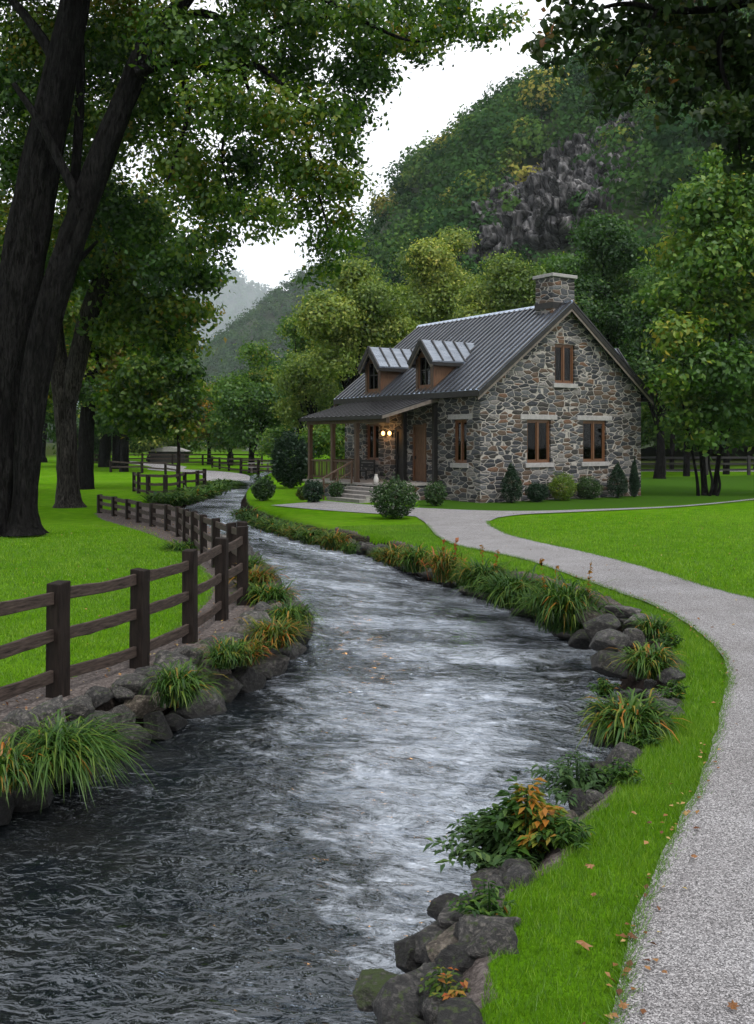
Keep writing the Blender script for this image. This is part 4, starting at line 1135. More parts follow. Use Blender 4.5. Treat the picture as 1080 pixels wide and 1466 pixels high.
SC = 1.08
RIDGE2 = [pp(600, 330, 1150 * SC), pp(470, 372, 1140 * SC), pp(420, 398, 1110 * SC), pp(380, 432, 1080 * SC), pp(340, 470, 1050 * SC), pp(300, 505, 1020 * SC), pp(262, 545, 1000 * SC), pp(200, 600, 960 * SC)]
s2 = ridge_terrain('far_spur', [p - (0, 0, 9) for p in RIDGE2], 290, -520, 185, 820, 1540, 12, 22, 12)
forest('far_spur_forest', s2, -410, 90, 850, 1360, 3600, 8.0, 112, 2.2, 32, 'misty forest on the far spur left of the house')
RIDGE3 = [pp(60, 330, 6600), pp(180, 350, 6520), pp(260, 372, 6440), pp(330, 392, 6360), pp(400, 430, 6270), pp(480, 470, 6200)]
s3 = ridge_terrain('farthest_hill', RIDGE3, 1500, -3900, 900, 4700, 8000, 70, 23, 50)
forest('farthest_forest', s3, -2500, 0, 4900, 6800, 3000, 30.0, 56, 11.0, 33, 'pale forest fading into mist on the farthest hill')

# ------------------------------------------------------------------ the stone house
HC = gp(688, 720)
HROT = math.atan2(.556, .831)
house = tag(empty('stone_house', HC, HROT), 'fieldstone cottage with dark metal roof, porch and dormers by the stream bend', 'house')
W, L, EZ = 9.75, 10.6, 4.85          # gable width, length, eave height
PITCH = 3.7 / (W / 2)
RZ = EZ + 3.7
T = 0.42
def rect(a, b, c, d): return [(a, c), (b, c), (b, d), (a, d)]
gwin = [(2.59, 3.98, 1.62, 3.48), (5.95, 7.42, 1.62, 3.48), (4.22, 5.42, 5.10, 6.82)]
fwin = [(.90, 1.78, 1.62, 3.48), (7.55, 8.65, 1.62, 3.40)]
fdoor = [(3.75, 4.85, .74, 3.30), (5.42, 6.20, .74, 3.10)]
gable = [(0, -.3), (W, -.3), (W, EZ - .02), (W / 2, RZ - .02), (0, EZ - .02)]
mb = panel(gable, [rect(*g) for g in gwin], (0, T, 0), lambda a, b: (a, 0, b))
m2 = panel(rect(T + .002, L - T - .002, -.3, EZ - .03), [rect(*g) for g in fwin + fdoor], (T, 0, 0), lambda a, b: (0.002, a, b))
m3 = panel(rect(T + .002, L - T - .002, -.3, EZ - .03), [], (-T, 0, 0), lambda a, b: (W - .002, a, b))
m4 = panel(gable, [], (0, -T, 0), lambda a, b: (a, L, b))
for m_ in (m2, m3, m4): mb.add(m_.v, m_.f)
mb.build('wall', M['stone_wall'], house)
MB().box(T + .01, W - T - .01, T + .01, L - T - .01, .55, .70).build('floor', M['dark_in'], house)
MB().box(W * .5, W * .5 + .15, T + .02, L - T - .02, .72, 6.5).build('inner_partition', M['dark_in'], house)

# roof: two planes with standing seams, ridge cap
OH, GO = .42, .38
NRIB = {}
def set_ribs(o, flags, mat):
    o.data.materials.append(mat)
    for p_ in o.data.polygons:
        if flags[p_.index]: p_.material_index = 1
roof = MB(); ribs = []
def zr(x): return EZ + PITCH * (x if x <= W / 2 else W - x) + .03
TH = .10
for sgn in (0, 1):
    X = lambda x: x if not sgn else W - x
    roof.prism([(X(-OH), -GO, zr(0) - OH * PITCH), (X(W / 2 - .001), -GO, zr(W / 2)), (X(W / 2 - .001), -GO, zr(W / 2) + TH), (X(-OH), -GO, zr(0) - OH * PITCH + TH)], (0, L + 2 * GO, 0))
    ribs += [False] * (len(roof.f) - len(ribs))
    y = -GO + .02
    while y < L + GO:
        a = Vector((X(-OH), y, zr(0) - OH * PITCH + TH + .022)); b = Vector((X(W / 2 - .06), y, zr(W / 2 - .06) + TH + .022))
        roof.beam(a, b, .11, .07, (0, 0, 1)); y += .36
    ribs += [True] * (len(roof.f) - len(ribs))
rf = roof.build('roof', M['roof'], house); set_ribs(rf, ribs, M['roof_dark'])
MB().prism([(W / 2 - .17, -GO - .01, RZ + .06), (W / 2, -GO - .01, RZ + .20), (W / 2 + .17, -GO - .01, RZ + .06), (W / 2, -GO - .01, RZ + .145)], (0, L + 2 * GO + .02, 0)).build('ridge_cap', M['roof'], rf)
for nm, w0, w1, off, mt in (('bargeboard', .03, -.20, .0, 'dark_trim'), ('bargeboard', -.202, -.33, .03, 'trim')):
    for sgn in (0, 1):
        X = lambda x: x if not sgn else W - x
        for yy in (-GO - .035 + off, L + GO + .002 - off):
            zb = zr(0) - OH * PITCH
            MB().prism([(X(-OH - .005), yy, zb + w0), (X(W / 2 - .001), yy, zr(W / 2) + w0), (X(W / 2 - .001), yy, zr(W / 2) + w1), (X(-OH - .005), yy, zb + w1)], (0, .033, 0)).build(nm, M[mt], rf)
for sgn in (0, 1):
    X = lambda x: x if not sgn else W - x
    m_ = MB(); zb = zr(0) - OH * PITCH
    m_.box(min(X(-OH - .03), X(-OH)), max(X(-OH - .03), X(-OH)), -GO, L + GO, zb - .16, zb + .09)
    m_.box(min(X(-OH), X(-.001)), max(X(-OH), X(-.001)), -GO, L + GO, zb - .16, zb - .13)
    m_.build('eave_board', M['dark_trim'], rf)

# chimney
ch = MB().box(W / 2 - .66, W / 2 + .66, .12, 1.22, RZ - 1.0, 9.78).build('chimney', M['stone_wall'], house)
MB().box(W / 2 - .76, W / 2 + .76, .02, 1.32, 9.78, 9.93).build('chimney_cap', M['sill'], ch, .015)
MB().box(W / 2 - .69, W / 2 + .69, .09, 1.25, RZ - .15, RZ + .12).build('flashing', M['dark_trim'], ch)

def window(parent, a, b, c, d, face, sill=True, lintel=True, sash=True, mat='frame_wood'):
    """casement window in an opening a..b (along the wall), c..d (height); face maps (u, out, z) to local space"""
    def bx(m, u0, u1, o0, o1, z0, z1):
        p = [face(u, o, z) for z in (z0, z1) for (u, o) in ((u0, o0), (u1, o0), (u1, o1), (u0, o1))]
        m.add(p, [(0, 3, 2, 1), (4, 5, 6, 7), (0, 1, 5, 4), (1, 2, 6, 5), (2, 3, 7, 6), (3, 0, 4, 7)])
        return m
    w = .085
    m = MB()
    i0, i1 = -.20, -.09
    bx(m, a + .003, a + w, i0, i1, c + .003, d - .003); bx(m, b - w, b - .003, i0, i1, c + .003, d - .003)
    bx(m, a + w, b - w, i0, i1, c + .003, c + w); bx(m, a + w, b - w, i0, i1, d - w, d - .003)
    mid = (a + b) / 2
    bx(m, mid - .045, mid + .045, i0 + .005, i1 + .01, c + w, d - w)
    fr = m.build('window', M[mat], parent)
    for (p, q) in ((a + w, mid - .045), (mid + .045, b - w)):
        s = MB()
        sw = .05
        bx(s, p + .002, p + sw, -.17, -.12, c + w + .002, d - w - .002); bx(s, q - sw, q - .002, -.17, -.12, c + w + .002, d - w - .002)
        bx(s, p + sw, q - sw, -.17, -.12, c + w + .002, c + w + sw); bx(s, p + sw, q - sw, -.17, -.12, d - w - sw, d - w - .002)
        s.build('sash', M[mat], fr)
    bx(MB(), a + w, b - w, -.15, -.14, c + w, d - w).build('pane', M['glass'], fr)
    if sill: bx(MB(), a - .14, b + .14, -.30, .09, c - .20, c - .002).build('sill', M['sill'], fr, .012)
    if lintel: bx(MB(), a - .38, b + .38, -.02, .025, d + .004, d + .22).build('lintel', M['sill'], fr, .01)
    return fr
gf = lambda u, o, z: (u, -o, z)
ff = lambda u, o, z: (-o, u, z)
for i, g in enumerate(gwin): window(house, *g, gf, True, i < 2)
for g in fwin: window(house, *g, ff, True, True)
# one curtain-like inner shutter leaf in each gable window
for g in gwin[:2]:
    MB().box(g[1] - .42, g[1] - .12, .5, .54, g[2] + .1, g[3] - .1).build('inner_shutter', M['frame_wood'], house)

# doors
def door(y0, y1, z0, z1, warm):
    m = MB()
    m.box(.05, .20, y0 + .003, y0 + .10, z0, z1 - .003); m.box(.05, .20, y1 - .10, y1 - .003, z0, z1 - .003); m.box(.05, .20, y0 + .10, y1 - .10, z1 - .10, z1 - .003)
    fr = m.build('door', M['frame_wood' if warm else 'dark_trim'], house)
    p = MB().box(.12, .17, y0 + .102, y1 - .102, z0 + .01, z1 - .102)
    for k in range(2):
        zz = z0 + .25 + k * 1.15
        p.box(.105, .121, y0 + .22, y1 - .22, zz, zz + .9)
    p.build('door_leaf', M['cedar' if warm else 'dark_trim'], fr)
    MB().box(.04, .10, y1 - .20, y1 - .16, z0 + 1.0, z0 + 1.14).build('handle', M['dark_trim'], fr)
door(*fdoor[0], True); door(*fdoor[1], False)
MB().box(-.05, -.003, fdoor[0][0] - .02, fdoor[0][0] + .16, .74, 3.35).build('door_jamb', M['cedar'], house)

# dormers
def dormer(s0, s1, side, label=None):
    X = (lambda x: x) if not side else (lambda x: W - x)
    ze, zt, zb = 6.22, 6.92, 4.62
    xf = -.06
    xe = (ze - EZ) / PITCH + .25
    m = MB()
    # cheeks
    for y0 in (s0, s1 - .10):
        m.prism([(X(xf), y0, zb + .25), (X(xf), y0, ze), (X(xe), y0, ze), (X(.2), y0, zr(.2) - .3)], (0, .10, 0))
    cheek = None
    d = m.build('dormer', M['cedar'], house)
    mid = (s0 + s1) / 2
    fwn = rect(s0 + .22, s1 - .22, 5.05, 6.28)
    face = panel([(s0 + .002, zb), (s1 - .002, zb), (s1 - .002, ze), (mid, zt - .12), (s0 + .002, ze)], [fwn], (.09 if not side else -.09, 0, 0), lambda a, b: (X(xf - .09), a, b))
    face.build('dormer_front', M['frame_wood'], d)
    g = MB().box(min(X(xf - .02), X(xf - .01)), max(X(xf - .02), X(xf - .01)), s0 + .22, s1 - .22, 5.05, 6.28); g.build('pane', M['glass'], d)
    f = MB()
    x0, x1 = min(X(xf - .07), X(xf - .03)), max(X(xf - .07), X(xf - .03))
    f.box(x0, x1, mid - .03, mid + .03, 5.05, 6.28); f.box(x0, x1, s0 + .223, s0 + .28, 5.05, 6.28); f.box(x0, x1, s1 - .28, s1 - .223, 5.05, 6.28); f.box(x0, x1, s0 + .28, mid - .03, 5.68, 5.73); f.box(x0, x1, mid + .03, s1 - .28, 5.68, 5.73)
    f.build('window_frame', M['dark_trim'], d)
    # corner boards and foot block
    c = MB()
    for y0, y1 in ((s0 - .03, s0 + .13), (s1 - .13, s1 + .03)):
        xx = sorted((X(xf - .13), X(xf - .092)))
        c.box(xx[0], xx[1], y0, y1, zb - .05, ze)
        xx = sorted((X(xf - .13), X(xf + .12)))
    xx = sorted((X(xf - .20), X(xf - .092)))
    c.box(xx[0], xx[1], s0 - .05, s1 + .05, zb - .02, zb + .26)
    c.build('corner_board', M['porch_wood'], d)
    # roof
    ov = .24
    xr = (zt - EZ) / PITCH + .1
    sl = (zt - ze) / ((s1 - s0) / 2)
    rr = MB(); rbs = []
    for sg in (-1, 1):
        ye = mid + sg * ((s1 - s0) / 2 + ov); zee = ze - sl * ov
        xb = (zee - EZ) / PITCH
        top = [Vector((X(xf - .38), mid, zt + .06)), Vector((X(xr), mid, zt + .06)), Vector((X(xb + .1), ye, zee + .06)), Vector((X(xf - .38), ye, zee + .06))]
        rr.prism(top, (0, 0, .07))
        rbs += [False] * (len(rr.f) - len(rbs))
        for k in range(6):
            xa = xf - .36 + k * .62
            if xa > xr - .2: break
            zlow = zee
            t1 = 1.0 if xa < xb else max(0.1, 1 - (xa - xb) / (xr - xb))
            rr.beam((X(xa), mid + sg * .02, zt + .145), (X(xa), mid + sg * t1 * ((s1 - s0) / 2 + ov), zt + .145 - t1 * (zt - zee)), .07, .05)
        rbs += [True] * (len(rr.f) - len(rbs))
    set_ribs(rr.build('dormer_roof', M['roof_dormer'], d), rbs, M['roof_dark'])
    q = MB()
    for sg in (-1, 1):
        ye = mid + sg * ((s1 - s0) / 2 + ov); zee = ze - sl * ov
        q.beam((X(xf - .40), mid, zt + .03), (X(xf - .40), ye, zee + .03), .04, .20, (1, 0, 0) if False else (0, 0, 1))
        q.beam((X(xf - .38), ye - sg * .02, zee - .02), (X((zee - EZ) / PITCH), ye - sg * .02, zee - .02), .05, .15)
    q.build('dormer_trim', M['dark_trim'], d)
    q = MB()
    for sg in (-1, 1):
        ye = mid + sg * ((s1 - s0) / 2 + ov); zee = ze - sl * ov
        q.beam((X(xf - .36), mid, zt - .13), (X(xf - .36), ye - sg * .03, zee - .13), .05, .12)
    q.build('dormer_rafter', M['trim'], d)
dormer(3.0, 4.25, 0); dormer(7.15, 8.4, 0); dormer(1.3, 2.4, 1)

# porch
PX, P0, P1, FZ = -2.86, 2.85, 9.85, .72
pr = MB()
zw, ze = 4.42, 3.56
pr.prism([(-.003, P0, zw), (PX - .12, P0, ze), (PX - .12, P0, ze + .09), (-.003, P0, zw + .09)], (0, P1 - P0, 0))
y = P0 + .03
while y < P1:
    pr.beam((-.02, y, zw + .11), (PX - .11, y, ze + .11), .07, .05); y += .42
po = pr.build('porch_roof', M['roof_porch'], house); set_ribs(po, [False] * 6 + [True] * (len(pr.f) - 6), M['roof_dark'])
for yy_ in (P0 - .04, P1 + .002):
    q = MB()
    q.prism([(-.003, yy_, zw + .06), (PX - .13, yy_, ze + .06), (PX - .13, yy_, ze - .06), (-.003, yy_, zw - .10)], (0, .038, 0))
    q.build('rake_board', M['trim'], po)
MB().box(PX - .165, PX - .123, P0, P1, ze - .07, ze + .10).build('eave_board', M['dark_trim'], po)
MB().box(PX + .16, PX + .34, P0 + .1, P1 - .1, ze - .22, ze + .005).build('porch_beam', M['porch_wood'], house)
for yy in (9.55, 7.45, 5.40):
    m_ = MB().box(PX + .165, PX + .335, yy - .085, yy + .085, FZ, ze - .22)
    m_.box(PX + .14, PX + .36, yy - .11, yy + .11, FZ + .002, FZ + .14); m_.box(PX + .14, PX + .36, yy - .11, yy + .11, ze - .36, ze - .222)
    m_.build('porch_post', M['porch_wood'], house)
for yy in (2.98, 5.3):
    MB().box(-.20, -.004, yy - .08, yy + .08, FZ, 4.15).build('wall_post', M['dark_trim'], house)
fl = MB()
x = PX
fl.box(PX, -.003, P0, P1, FZ - .09, FZ - .012)
k = 0
while x < -.12:
    fl.box(x + .004, x + .146, P0 + .002, P1 - .002, FZ - .011, FZ); x += .15
fl.build('porch_floor', M['step'], house)
MB().box(PX + .08, -.004, P0 + .06, P1 - .06, -.2, FZ - .091).build('porch_base', M['stone_wall'], house)
def rail(y0, y1, x0, x1, z0, z1, name='porch_railing'):
    m = MB(); a = Vector((x0, y0, z0)); b = Vector((x1, y1, z1)); n = max(3, int((b - a).length / .13))
    m.beam(a + Vector((0, 0, .92)), b + Vector((0, 0, .92)), .07, .06); m.beam(a + Vector((0, 0, .14)), b + Vector((0, 0, .14)), .05, .05)
    for i in range(1, n):
        p = a + (b - a) * (i / n)
        m.beam(p + Vector((0, 0, .14)), p + Vector((0, 0, .90)), .03, .03, (0, 1, 0))
    return m.build(name, M['porch_wood'], house)
XP = PX + .25
rail(7.54, 9.46, XP, XP, FZ, FZ); rail(5.49, 7.36, XP, XP, FZ, FZ); rail(9.55, 9.55, XP + .1, -.05, FZ, FZ)
st = MB()
SN = 5
for i in range(SN - 1):
    zt_ = FZ - (i + 1) * FZ / SN
    st = MB().box(PX - .34 * (i + 1), PX - .34 * i - .003, 2.75 - .02 * i, 5.3, -.1, zt_ - .045)
    st.box(PX - .34 * (i + 1) - .03, PX - .34 * i - .003, 2.73 - .02 * i, 5.32, zt_ - .044, zt_)
    st.build('porch_step', M['step'], house)
hr = MB()
a = Vector((PX - .02, 5.42, FZ)); b = Vector((PX - 1.45, 5.42, .05))
for p, hh in ((a, .95), (b, .85), ((a + b) / 2, .88)):
    hr.beam(p + Vector((0, 0, -.05)), p + Vector((0, 0, hh)), .06, .06, (0, 1, 0))
hr.beam(a + Vector((.05, 0, .95)), b + Vector((-.1, 0, .85)), .07, .06)
hr.beam(a + Vector((.05, 0, .5)), b + Vector((-.05, 0, .42)), .04, .04)
hr.build('stair_handrail', M['porch_wood'], house)

# twin wall lamps
for i, yy in enumerate((6.42, 6.95)):
    m_ = MB().box(-.06, -.003, yy - .07, yy + .07, 2.72, 3.02); m_.box(-.16, -.06, yy - .02, yy + .02, 2.95, 2.99); m_.box(-.22, -.08, yy - .08, yy + .08, 3.03, 3.06)
    lb = m_.build('wall_lamp', M['dark_trim'], house)
    bm = bmesh.new(); bmesh.ops.create_icosphere(bm, subdivisions=2, radius=.085, matrix=Matrix.Translation((-.15, yy, 2.92)) @ Matrix.Diagonal((1, 1, 1.25, 1)))
    me = bpy.data.meshes.new('bulb'); bm.to_mesh(me); bm.free()
    link('bulb', me, M['lamp'], lb, True)
    ld = bpy.data.lights.new('lamp_light', 'POINT'); ld.energy = 9; ld.color = (1, .48, .16); ld.shadow_soft_size = .3
    lo = bpy.data.objects.new('lamp_light', ld); COL.objects.link(lo); lo.parent = house; lo.location = (-.36, yy, 2.88)

def hl(x, y, z): return tuple(Matrix.Translation(HC) @ Matrix.Rotation(HROT, 4, 'Z') @ Vector((x, y, z)))

# white crock on the top step edge, porch bench
def lathe(prof, seg=16):
    vs, fs = [], []
    for r_, z in prof:
        for i in range(seg):
            a = 2 * math.pi * i / seg; vs.append((r_ * math.cos(a), r_ * math.sin(a), z))
    for k in range(len(prof) - 1):
        for i in range(seg):
            fs.append((k * seg + i, k * seg + (i + 1) % seg, (k + 1) * seg + (i + 1) % seg, (k + 1) * seg + i))
    return vs, fs
vs, fs = lathe([(0, 0), (.08, 0), (.105, .1), (.105, .22), (.07, .32), (.06, .38), (.075, .41), (.05, .41), (.04, .28), (0, .26)])
me = bpy.data.meshes.new('white_jar'); me.from_pydata(vs, [], fs)
o = link('white_jar', me, M['white'], None, True); o.location = hl(PX + .18, 3.75, FZ + .001)
tag(o, 'small white glazed jar standing at the top of the porch steps', 'jar')
bn = tag(empty('porch_bench', hl(-.55, 8.1, FZ + .001), HROT), 'dark wooden bench on the porch under the window', 'bench')
m_ = MB()
for k in range(4): m_.box(-.26 + k * .13, -.15 + k * .13, -.7, .7, .42, .45)
m_.build('seat', M['dark_trim'], bn)
m_ = MB()
for k in range(3): m_.box(.235, .265, -.7, .7, .55 + k * .14, .65 + k * .14)
m_.build('backrest', M['dark_trim'], bn)
for sx, sy in ((-.22, -.62), (-.22, .62), (.25, -.62), (.25, .62)):
    MB().box(sx - .03, sx + .03, sy - .03, sy + .03, 0, .419 if sx < 0 else .95).build('leg', M['dark_trim'], bn)

# ------------------------------------------------------------------ fences
def fence(name, posts, label, hpost=1.14, pw=.165, rails=(1.02, .62, .21), rh=.125, rt=.045, seed=0, mat_p='wood_post', mat_r='wood_rail', z0=0, wob=.02):
    r = random.Random(seed)
    o0 = posts[0]
    root = tag(empty(name, (o0[0], o0[1], z0)), label, 'fence')
    lp = [Vector((p[0] - o0[0], p[1] - o0[1], 0)) for p in posts]
    for i, p in enumerate(lp):
        h_ = hpost * r.uniform(.95, 1.06) if len(posts[i]) < 3 else posts[i][2]
        d = (lp[min(i + 1, len(lp) - 1)] - lp[max(i - 1, 0)]).normalized()
        a = math.atan2(d.y, d.x)
        m_ = MB(); w = pw / 2 * r.uniform(.92, 1.06)
        lean = Vector((r.uniform(-1, 1), r.uniform(-1, 1), 0)) * wob * .6
        c = [Vector((math.cos(a) * u - math.sin(a) * v, math.sin(a) * u + math.cos(a) * v, 0)) for u, v in ((-w, -w), (w, -w), (w, w), (-w, w))]
        zs = (-.35, .3, h_ * .7, h_)
        vs = []
        for kz, zz in enumerate(zs):
            for q in c: vs.append(p + q * r.uniform(.96, 1.03) + lean * zz + Vector((0, 0, zz + (r.uniform(-.012, .012) if kz == 3 else 0))))
        fs = [(3, 2, 1, 0), (12, 13, 14, 15)]
        for kz in range(3):
            for e in range(4):
                fs.append((kz * 4 + e, kz * 4 + (e + 1) % 4, kz * 4 + 4 + (e + 1) % 4, kz * 4 + 4 + e))
        m_.add(vs, fs); m_.build('post', M[mat_p], root, .008 if pw > .15 else 0)
    for i in range(len(lp) - 1):
        a, b = lp[i], lp[i + 1]
        d = (b - a).normalized(); side = Vector((-d.y, d.x, 0))
        for h_ in rails:
            m_ = MB()
            n = 7
            ka, kb = [(q[2] / hpost if len(q) > 2 and q[2] < hpost else 1) for q in (posts[i], posts[i + 1])]
            za, zb = h_ * ka + r.uniform(-wob, wob), h_ * kb + r.uniform(-wob, wob)
            vs, fs = [], []
            for k in range(n):
                t = k / (n - 1)
                p = a + (b - a) * t + d * (pw * .42 * (1 - 2 * t)) * (1 if k in (0, n - 1) else 1)
                zz = za * (1 - t) + zb * t - .012 * math.sin(math.pi * t) + r.uniform(-.006, .006)
                hh = rh * r.uniform(.92, 1.06)
                for s_, q in ((-1, -1), (1, -1), (1, 1), (-1, 1)):
                    vs.append(p + side * (rt / 2 * s_) + Vector((0, 0, zz + q * hh / 2)))
            fs = [(3, 2, 1, 0), tuple(4 * (n - 1) + e for e in range(4))]
            for k in range(n - 1):
                for e in range(4): fs.append((4 * k + e, 4 * k + (e + 1) % 4, 4 * k + 4 + (e + 1) % 4, 4 * k + 4 + e))
            m_.add(vs, fs); m_.build('rail', M[mat_r], root, .006 if pw > .15 else 0)
    return root
FPH = lambda i: 1.14 if i < 8 else max(.66, 1.1 - .05 * (i - 7))
FP = [(-4.45, 7.25), (-3.82, 8.6), (-3.24, 9.92), (-2.72, 11.2), (-2.40, 12.55), (-2.25, 14.16, 1.18), (-2.12, 15.45, 1.24), (-2.32, 16.9), (-2.72, 18.3), (-3.30, 20.0), (-3.85, 21.7), (-4.35, 23.3), (-4.85, 24.8), (-5.35, 26.4), (-6.0, 28.0), (-6.75, 29.4), (-7.5, 30.8), (-8.2, 32.2), (-9.0, 33.5), (-9.9, 34.9)]
FP = [p if len(p) > 2 or i < 8 else (p[0], p[1], FPH(i)) for i, p in enumerate(FP)]
fence('rail_fence', FP, 'dark three-rail wooden fence winding along the stony left bank into the distance', seed=3)
fence('rail_fence', [(-12.3, 49.5), (-11.6, 47.6), (-10.9, 46.6), (-9.95, 46.0), (-9.7, 47.9), (-9.75, 49.6), (-9.4, 51.2), (-9.3, 52.8)], 'short dark wooden fence enclosing the grassy point before the young tree', hpost=1.0, pw=.17, rails=(.9, .5, .15), seed=4)
fence('rail_fence', [(-13.5, 66), (-14.2, 70), (-16, 74), (-18.5, 77), (-21.5, 79)], 'low weathered fence beside the distant pale path left of the stream', hpost=.9, pw=.16, rails=(.8, .45), seed=5, wob=.08)
fence('rail_fence', [(-30, 100), (-27, 100), (-24, 100), (-21, 100.4), (-18, 101), (-15, 101.5), (-12, 102)], 'farthest dark fence crossing behind the pale paths', hpost=1.2, pw=.2, rails=(1.1, .7, .3), seed=6)
fence('rail_fence', [(-15.5, 92), (-14, 87), (-12.5, 82.5), (-11, 79), (-9.3, 76.5), (-7.6, 74.5), (-6.4, 71.5), (-5.9, 68)], 'weathered far fence running down to the stream beyond the round bush', hpost=1.1, pw=.18, rails=(1.0, .6, .2), seed=7, wob=.06)
fence('rail_fence', [(18, 72), (21.2, 72.2), (24.4, 72.4), (27.6, 72.6), (30.8, 72.8), (34, 73), (37.2, 73.2)], 'black three-rail fence beyond the lawn right of the house', hpost=1.45, pw=.22, rails=(1.3, .85, .4), rh=.15, seed=8, mat_p='dark_trim', mat_r='dark_trim')

# picnic shelter-like pale table and low shed roof far off
pt = tag(empty('picnic_table', (pp(372, 662, 78)[0], 78, 0), .2), 'pale picnic table on the far bank below the green tree', 'table')
m_ = MB()
for k in range(5): m_.box(-.95, .95, -.4 + k * .16, -.26 + k * .16, .74, .79)
m_.build('tabletop', M['sill'], pt)
for sy in (-.75, .75):
    MB().box(-.9, .9, sy - .13, sy + .13, .42, .46).build('bench_seat', M['sill'], pt)
for sx in (-.65, .65):
    m_ = MB(); m_.beam((sx, -.7, 0), (sx, -.2, .74), .08, .09, (1, 0, 0)); m_.beam((sx, .7, 0), (sx, .2, .74), .08, .09, (1, 0, 0)); m_.beam((sx, -.82, .38), (sx, .82, .38), .05, .09)
    m_.build('leg', M['trim'], pt)
sh = tag(empty('garden_shed', (pp(243, 650, 112)[0], 112, 0), 0), 'low shed with pale curved roof behind the farthest fence', 'shed')
MB().box(-2.0, 2.0, -1.2, 1.2, 0, 1.3).build('wall', M['dark_trim'], sh)
prof = [(-2.2 + 4.4 * i / 10, -1.35, 1.31 + .55 * math.sin(math.pi * i / 10)) for i in range(11)]
MB().prism(prof + [(2.2, -1.35, 1.3005), (-2.2, -1.35, 1.3005)], (0, 2.7, 0)).build('roof', M['sill'], sh)

# ------------------------------------------------------------------ rocks
def rock_mesh(seed, sub=3, cuts=20):
    r = np.random.default_rng(seed)
    bm = bmesh.new(); bmesh.ops.create_icosphere(bm, subdivisions=sub, radius=1.0)
    V = np.array([v.co[:] for v in bm.verts]); V /= np.linalg.norm(V, axis=1)[:, None]
    N = r.normal(0, 1, (cuts, 3)); N /= np.linalg.norm(N, axis=1)[:, None]
    D = r.uniform(.50, .80, cuts)
    t = np.full(len(V), 1.0)
    for nn, d_ in zip(N, D):
        c = V @ nn
        t = np.minimum(t, np.where(c > .05, d_ / np.maximum(c, .05), 9))
    V = V * t[:, None]
    V = V * (1 + .05 * fbm(V * 2.2 + seed, 3, seed)[:, None] + .07 * (.4 - np.abs(fbm(V * (3, 3, 6) + seed, 4, seed + 1)))[:, None] + .02 * fbm(V * 11 + seed, 2, seed + 2)[:, None])
    for v, c in zip(bm.verts, V): v.co = c
    me = bpy.data.meshes.new('rock'); bm.to_mesh(me); bm.free()
    return me
RM = {}
ROCKS = []
def rock(x, y, z, sx, sy, sz, rz, seed, mat, label, group, tilt=(0, 0), hi=False):
    k = (seed % 14, mat, hi)
    if k not in RM:
        RM[k] = rock_mesh(300 + seed % 14, 5 if hi else 4); RM[k].materials.append(M[mat])
        RM[k].polygons.foreach_set('use_smooth', np.ones(len(RM[k].polygons), bool))
    o = bpy.data.objects.new('rock', RM[k]); COL.objects.link(o)
    o.location = (x, y, z); o.scale = (sx, sy, sz); o.rotation_euler = (tilt[0], tilt[1], rz)
    return tag(o, label, 'rock', group)
GN = 'rocks edging the near right bank'
near = [  # px centre, py centre, half width px, half height px, depth, mat, label
    (548, 1452, 34, 26, 5.15, 'rock_moss', 'mossy dark rock in the water at the bottom edge of the photo'),
    (640, 1458, 66, 34, 4.95, 'rock', 'broad flat grey rock at the bottom edge beside the grass'),
    (668, 1388, 64, 32, 5.32, 'rock_warm', 'pale tan flat rock, largest of the near right bank, above the orange seedlings'),
    (594, 1398, 32, 34, 5.52, 'rock_dark', 'black wet rock at the water, left of the tan flat rock'),
    (664, 1352, 46, 24, 5.62, 'rock', 'smooth grey slab behind the tan flat rock'),
    (718, 1330, 36, 50, 5.62, 'rock', 'upright grey rock leaning against the near grass edge'),
    (652, 1328, 34, 22, 5.85, 'rock_dark', 'dark rock with square face just above the smooth grey slab'),
    (706, 1288, 34, 24, 6.05, 'rock', 'grey rock below the orange-leaved plant'),
    (862, 1166, 22, 15, 7.15, 'rock', 'pale rock at the grass edge right of the orange-leaved plant'),
    (816, 1198, 24, 18, 6.95, 'rock_warm', 'tan rock tucked behind the orange-leaved plant'),
    (900, 1098, 24, 18, 7.95, 'rock', 'grey rock right of the dark fern at the grass edge'),
    (872, 1120, 26, 22, 7.9, 'rock_dark', 'dark rock under the dark fern'),
    (936, 1066, 22, 16, 8.6, 'rock', 'grey rock below the arching clump with orange stalks'),
    (962, 1030, 22, 15, 9.2, 'rock', 'pale rock at the right of the arching clump with orange stalks'),
    (884, 1062, 30, 26, 8.8, 'rock_dark', 'black rock hollowed under the arching clump with orange stalks'),
    (968, 978, 17, 12, 10.4, 'rock', 'small pale rock between the two arching clumps'),
    (876, 924, 30, 17, 12.2, 'rock', 'flat-topped rock standing over the water, lowest of the flat stones'),
    (874, 958, 28, 24, 12.0, 'rock_dark', 'dark rock supporting the lowest flat stone at the waterline'),
    (890, 884, 26, 13, 13.9, 'rock', 'flat grey stone nearest the tall clump with red spikes'),
    (922, 898, 24, 13, 13.4, 'rock', 'flat grey stone, rightmost of the flat stones at the grass edge'),
    (850, 890, 22, 16, 13.9, 'rock_warm', 'brownish rock at the foot of the tall clump with red spikes'),
    (862, 905, 26, 20, 13.2, 'rock_dark', 'dark rock below the flat grey stones'),
    (912, 925, 22, 16, 12.6, 'rock', 'grey rock in the gap among the flat stones'),
    (838, 922, 18, 16, 13.6, 'rock_dark', 'black wet rock at the waterline under the tall clump')]
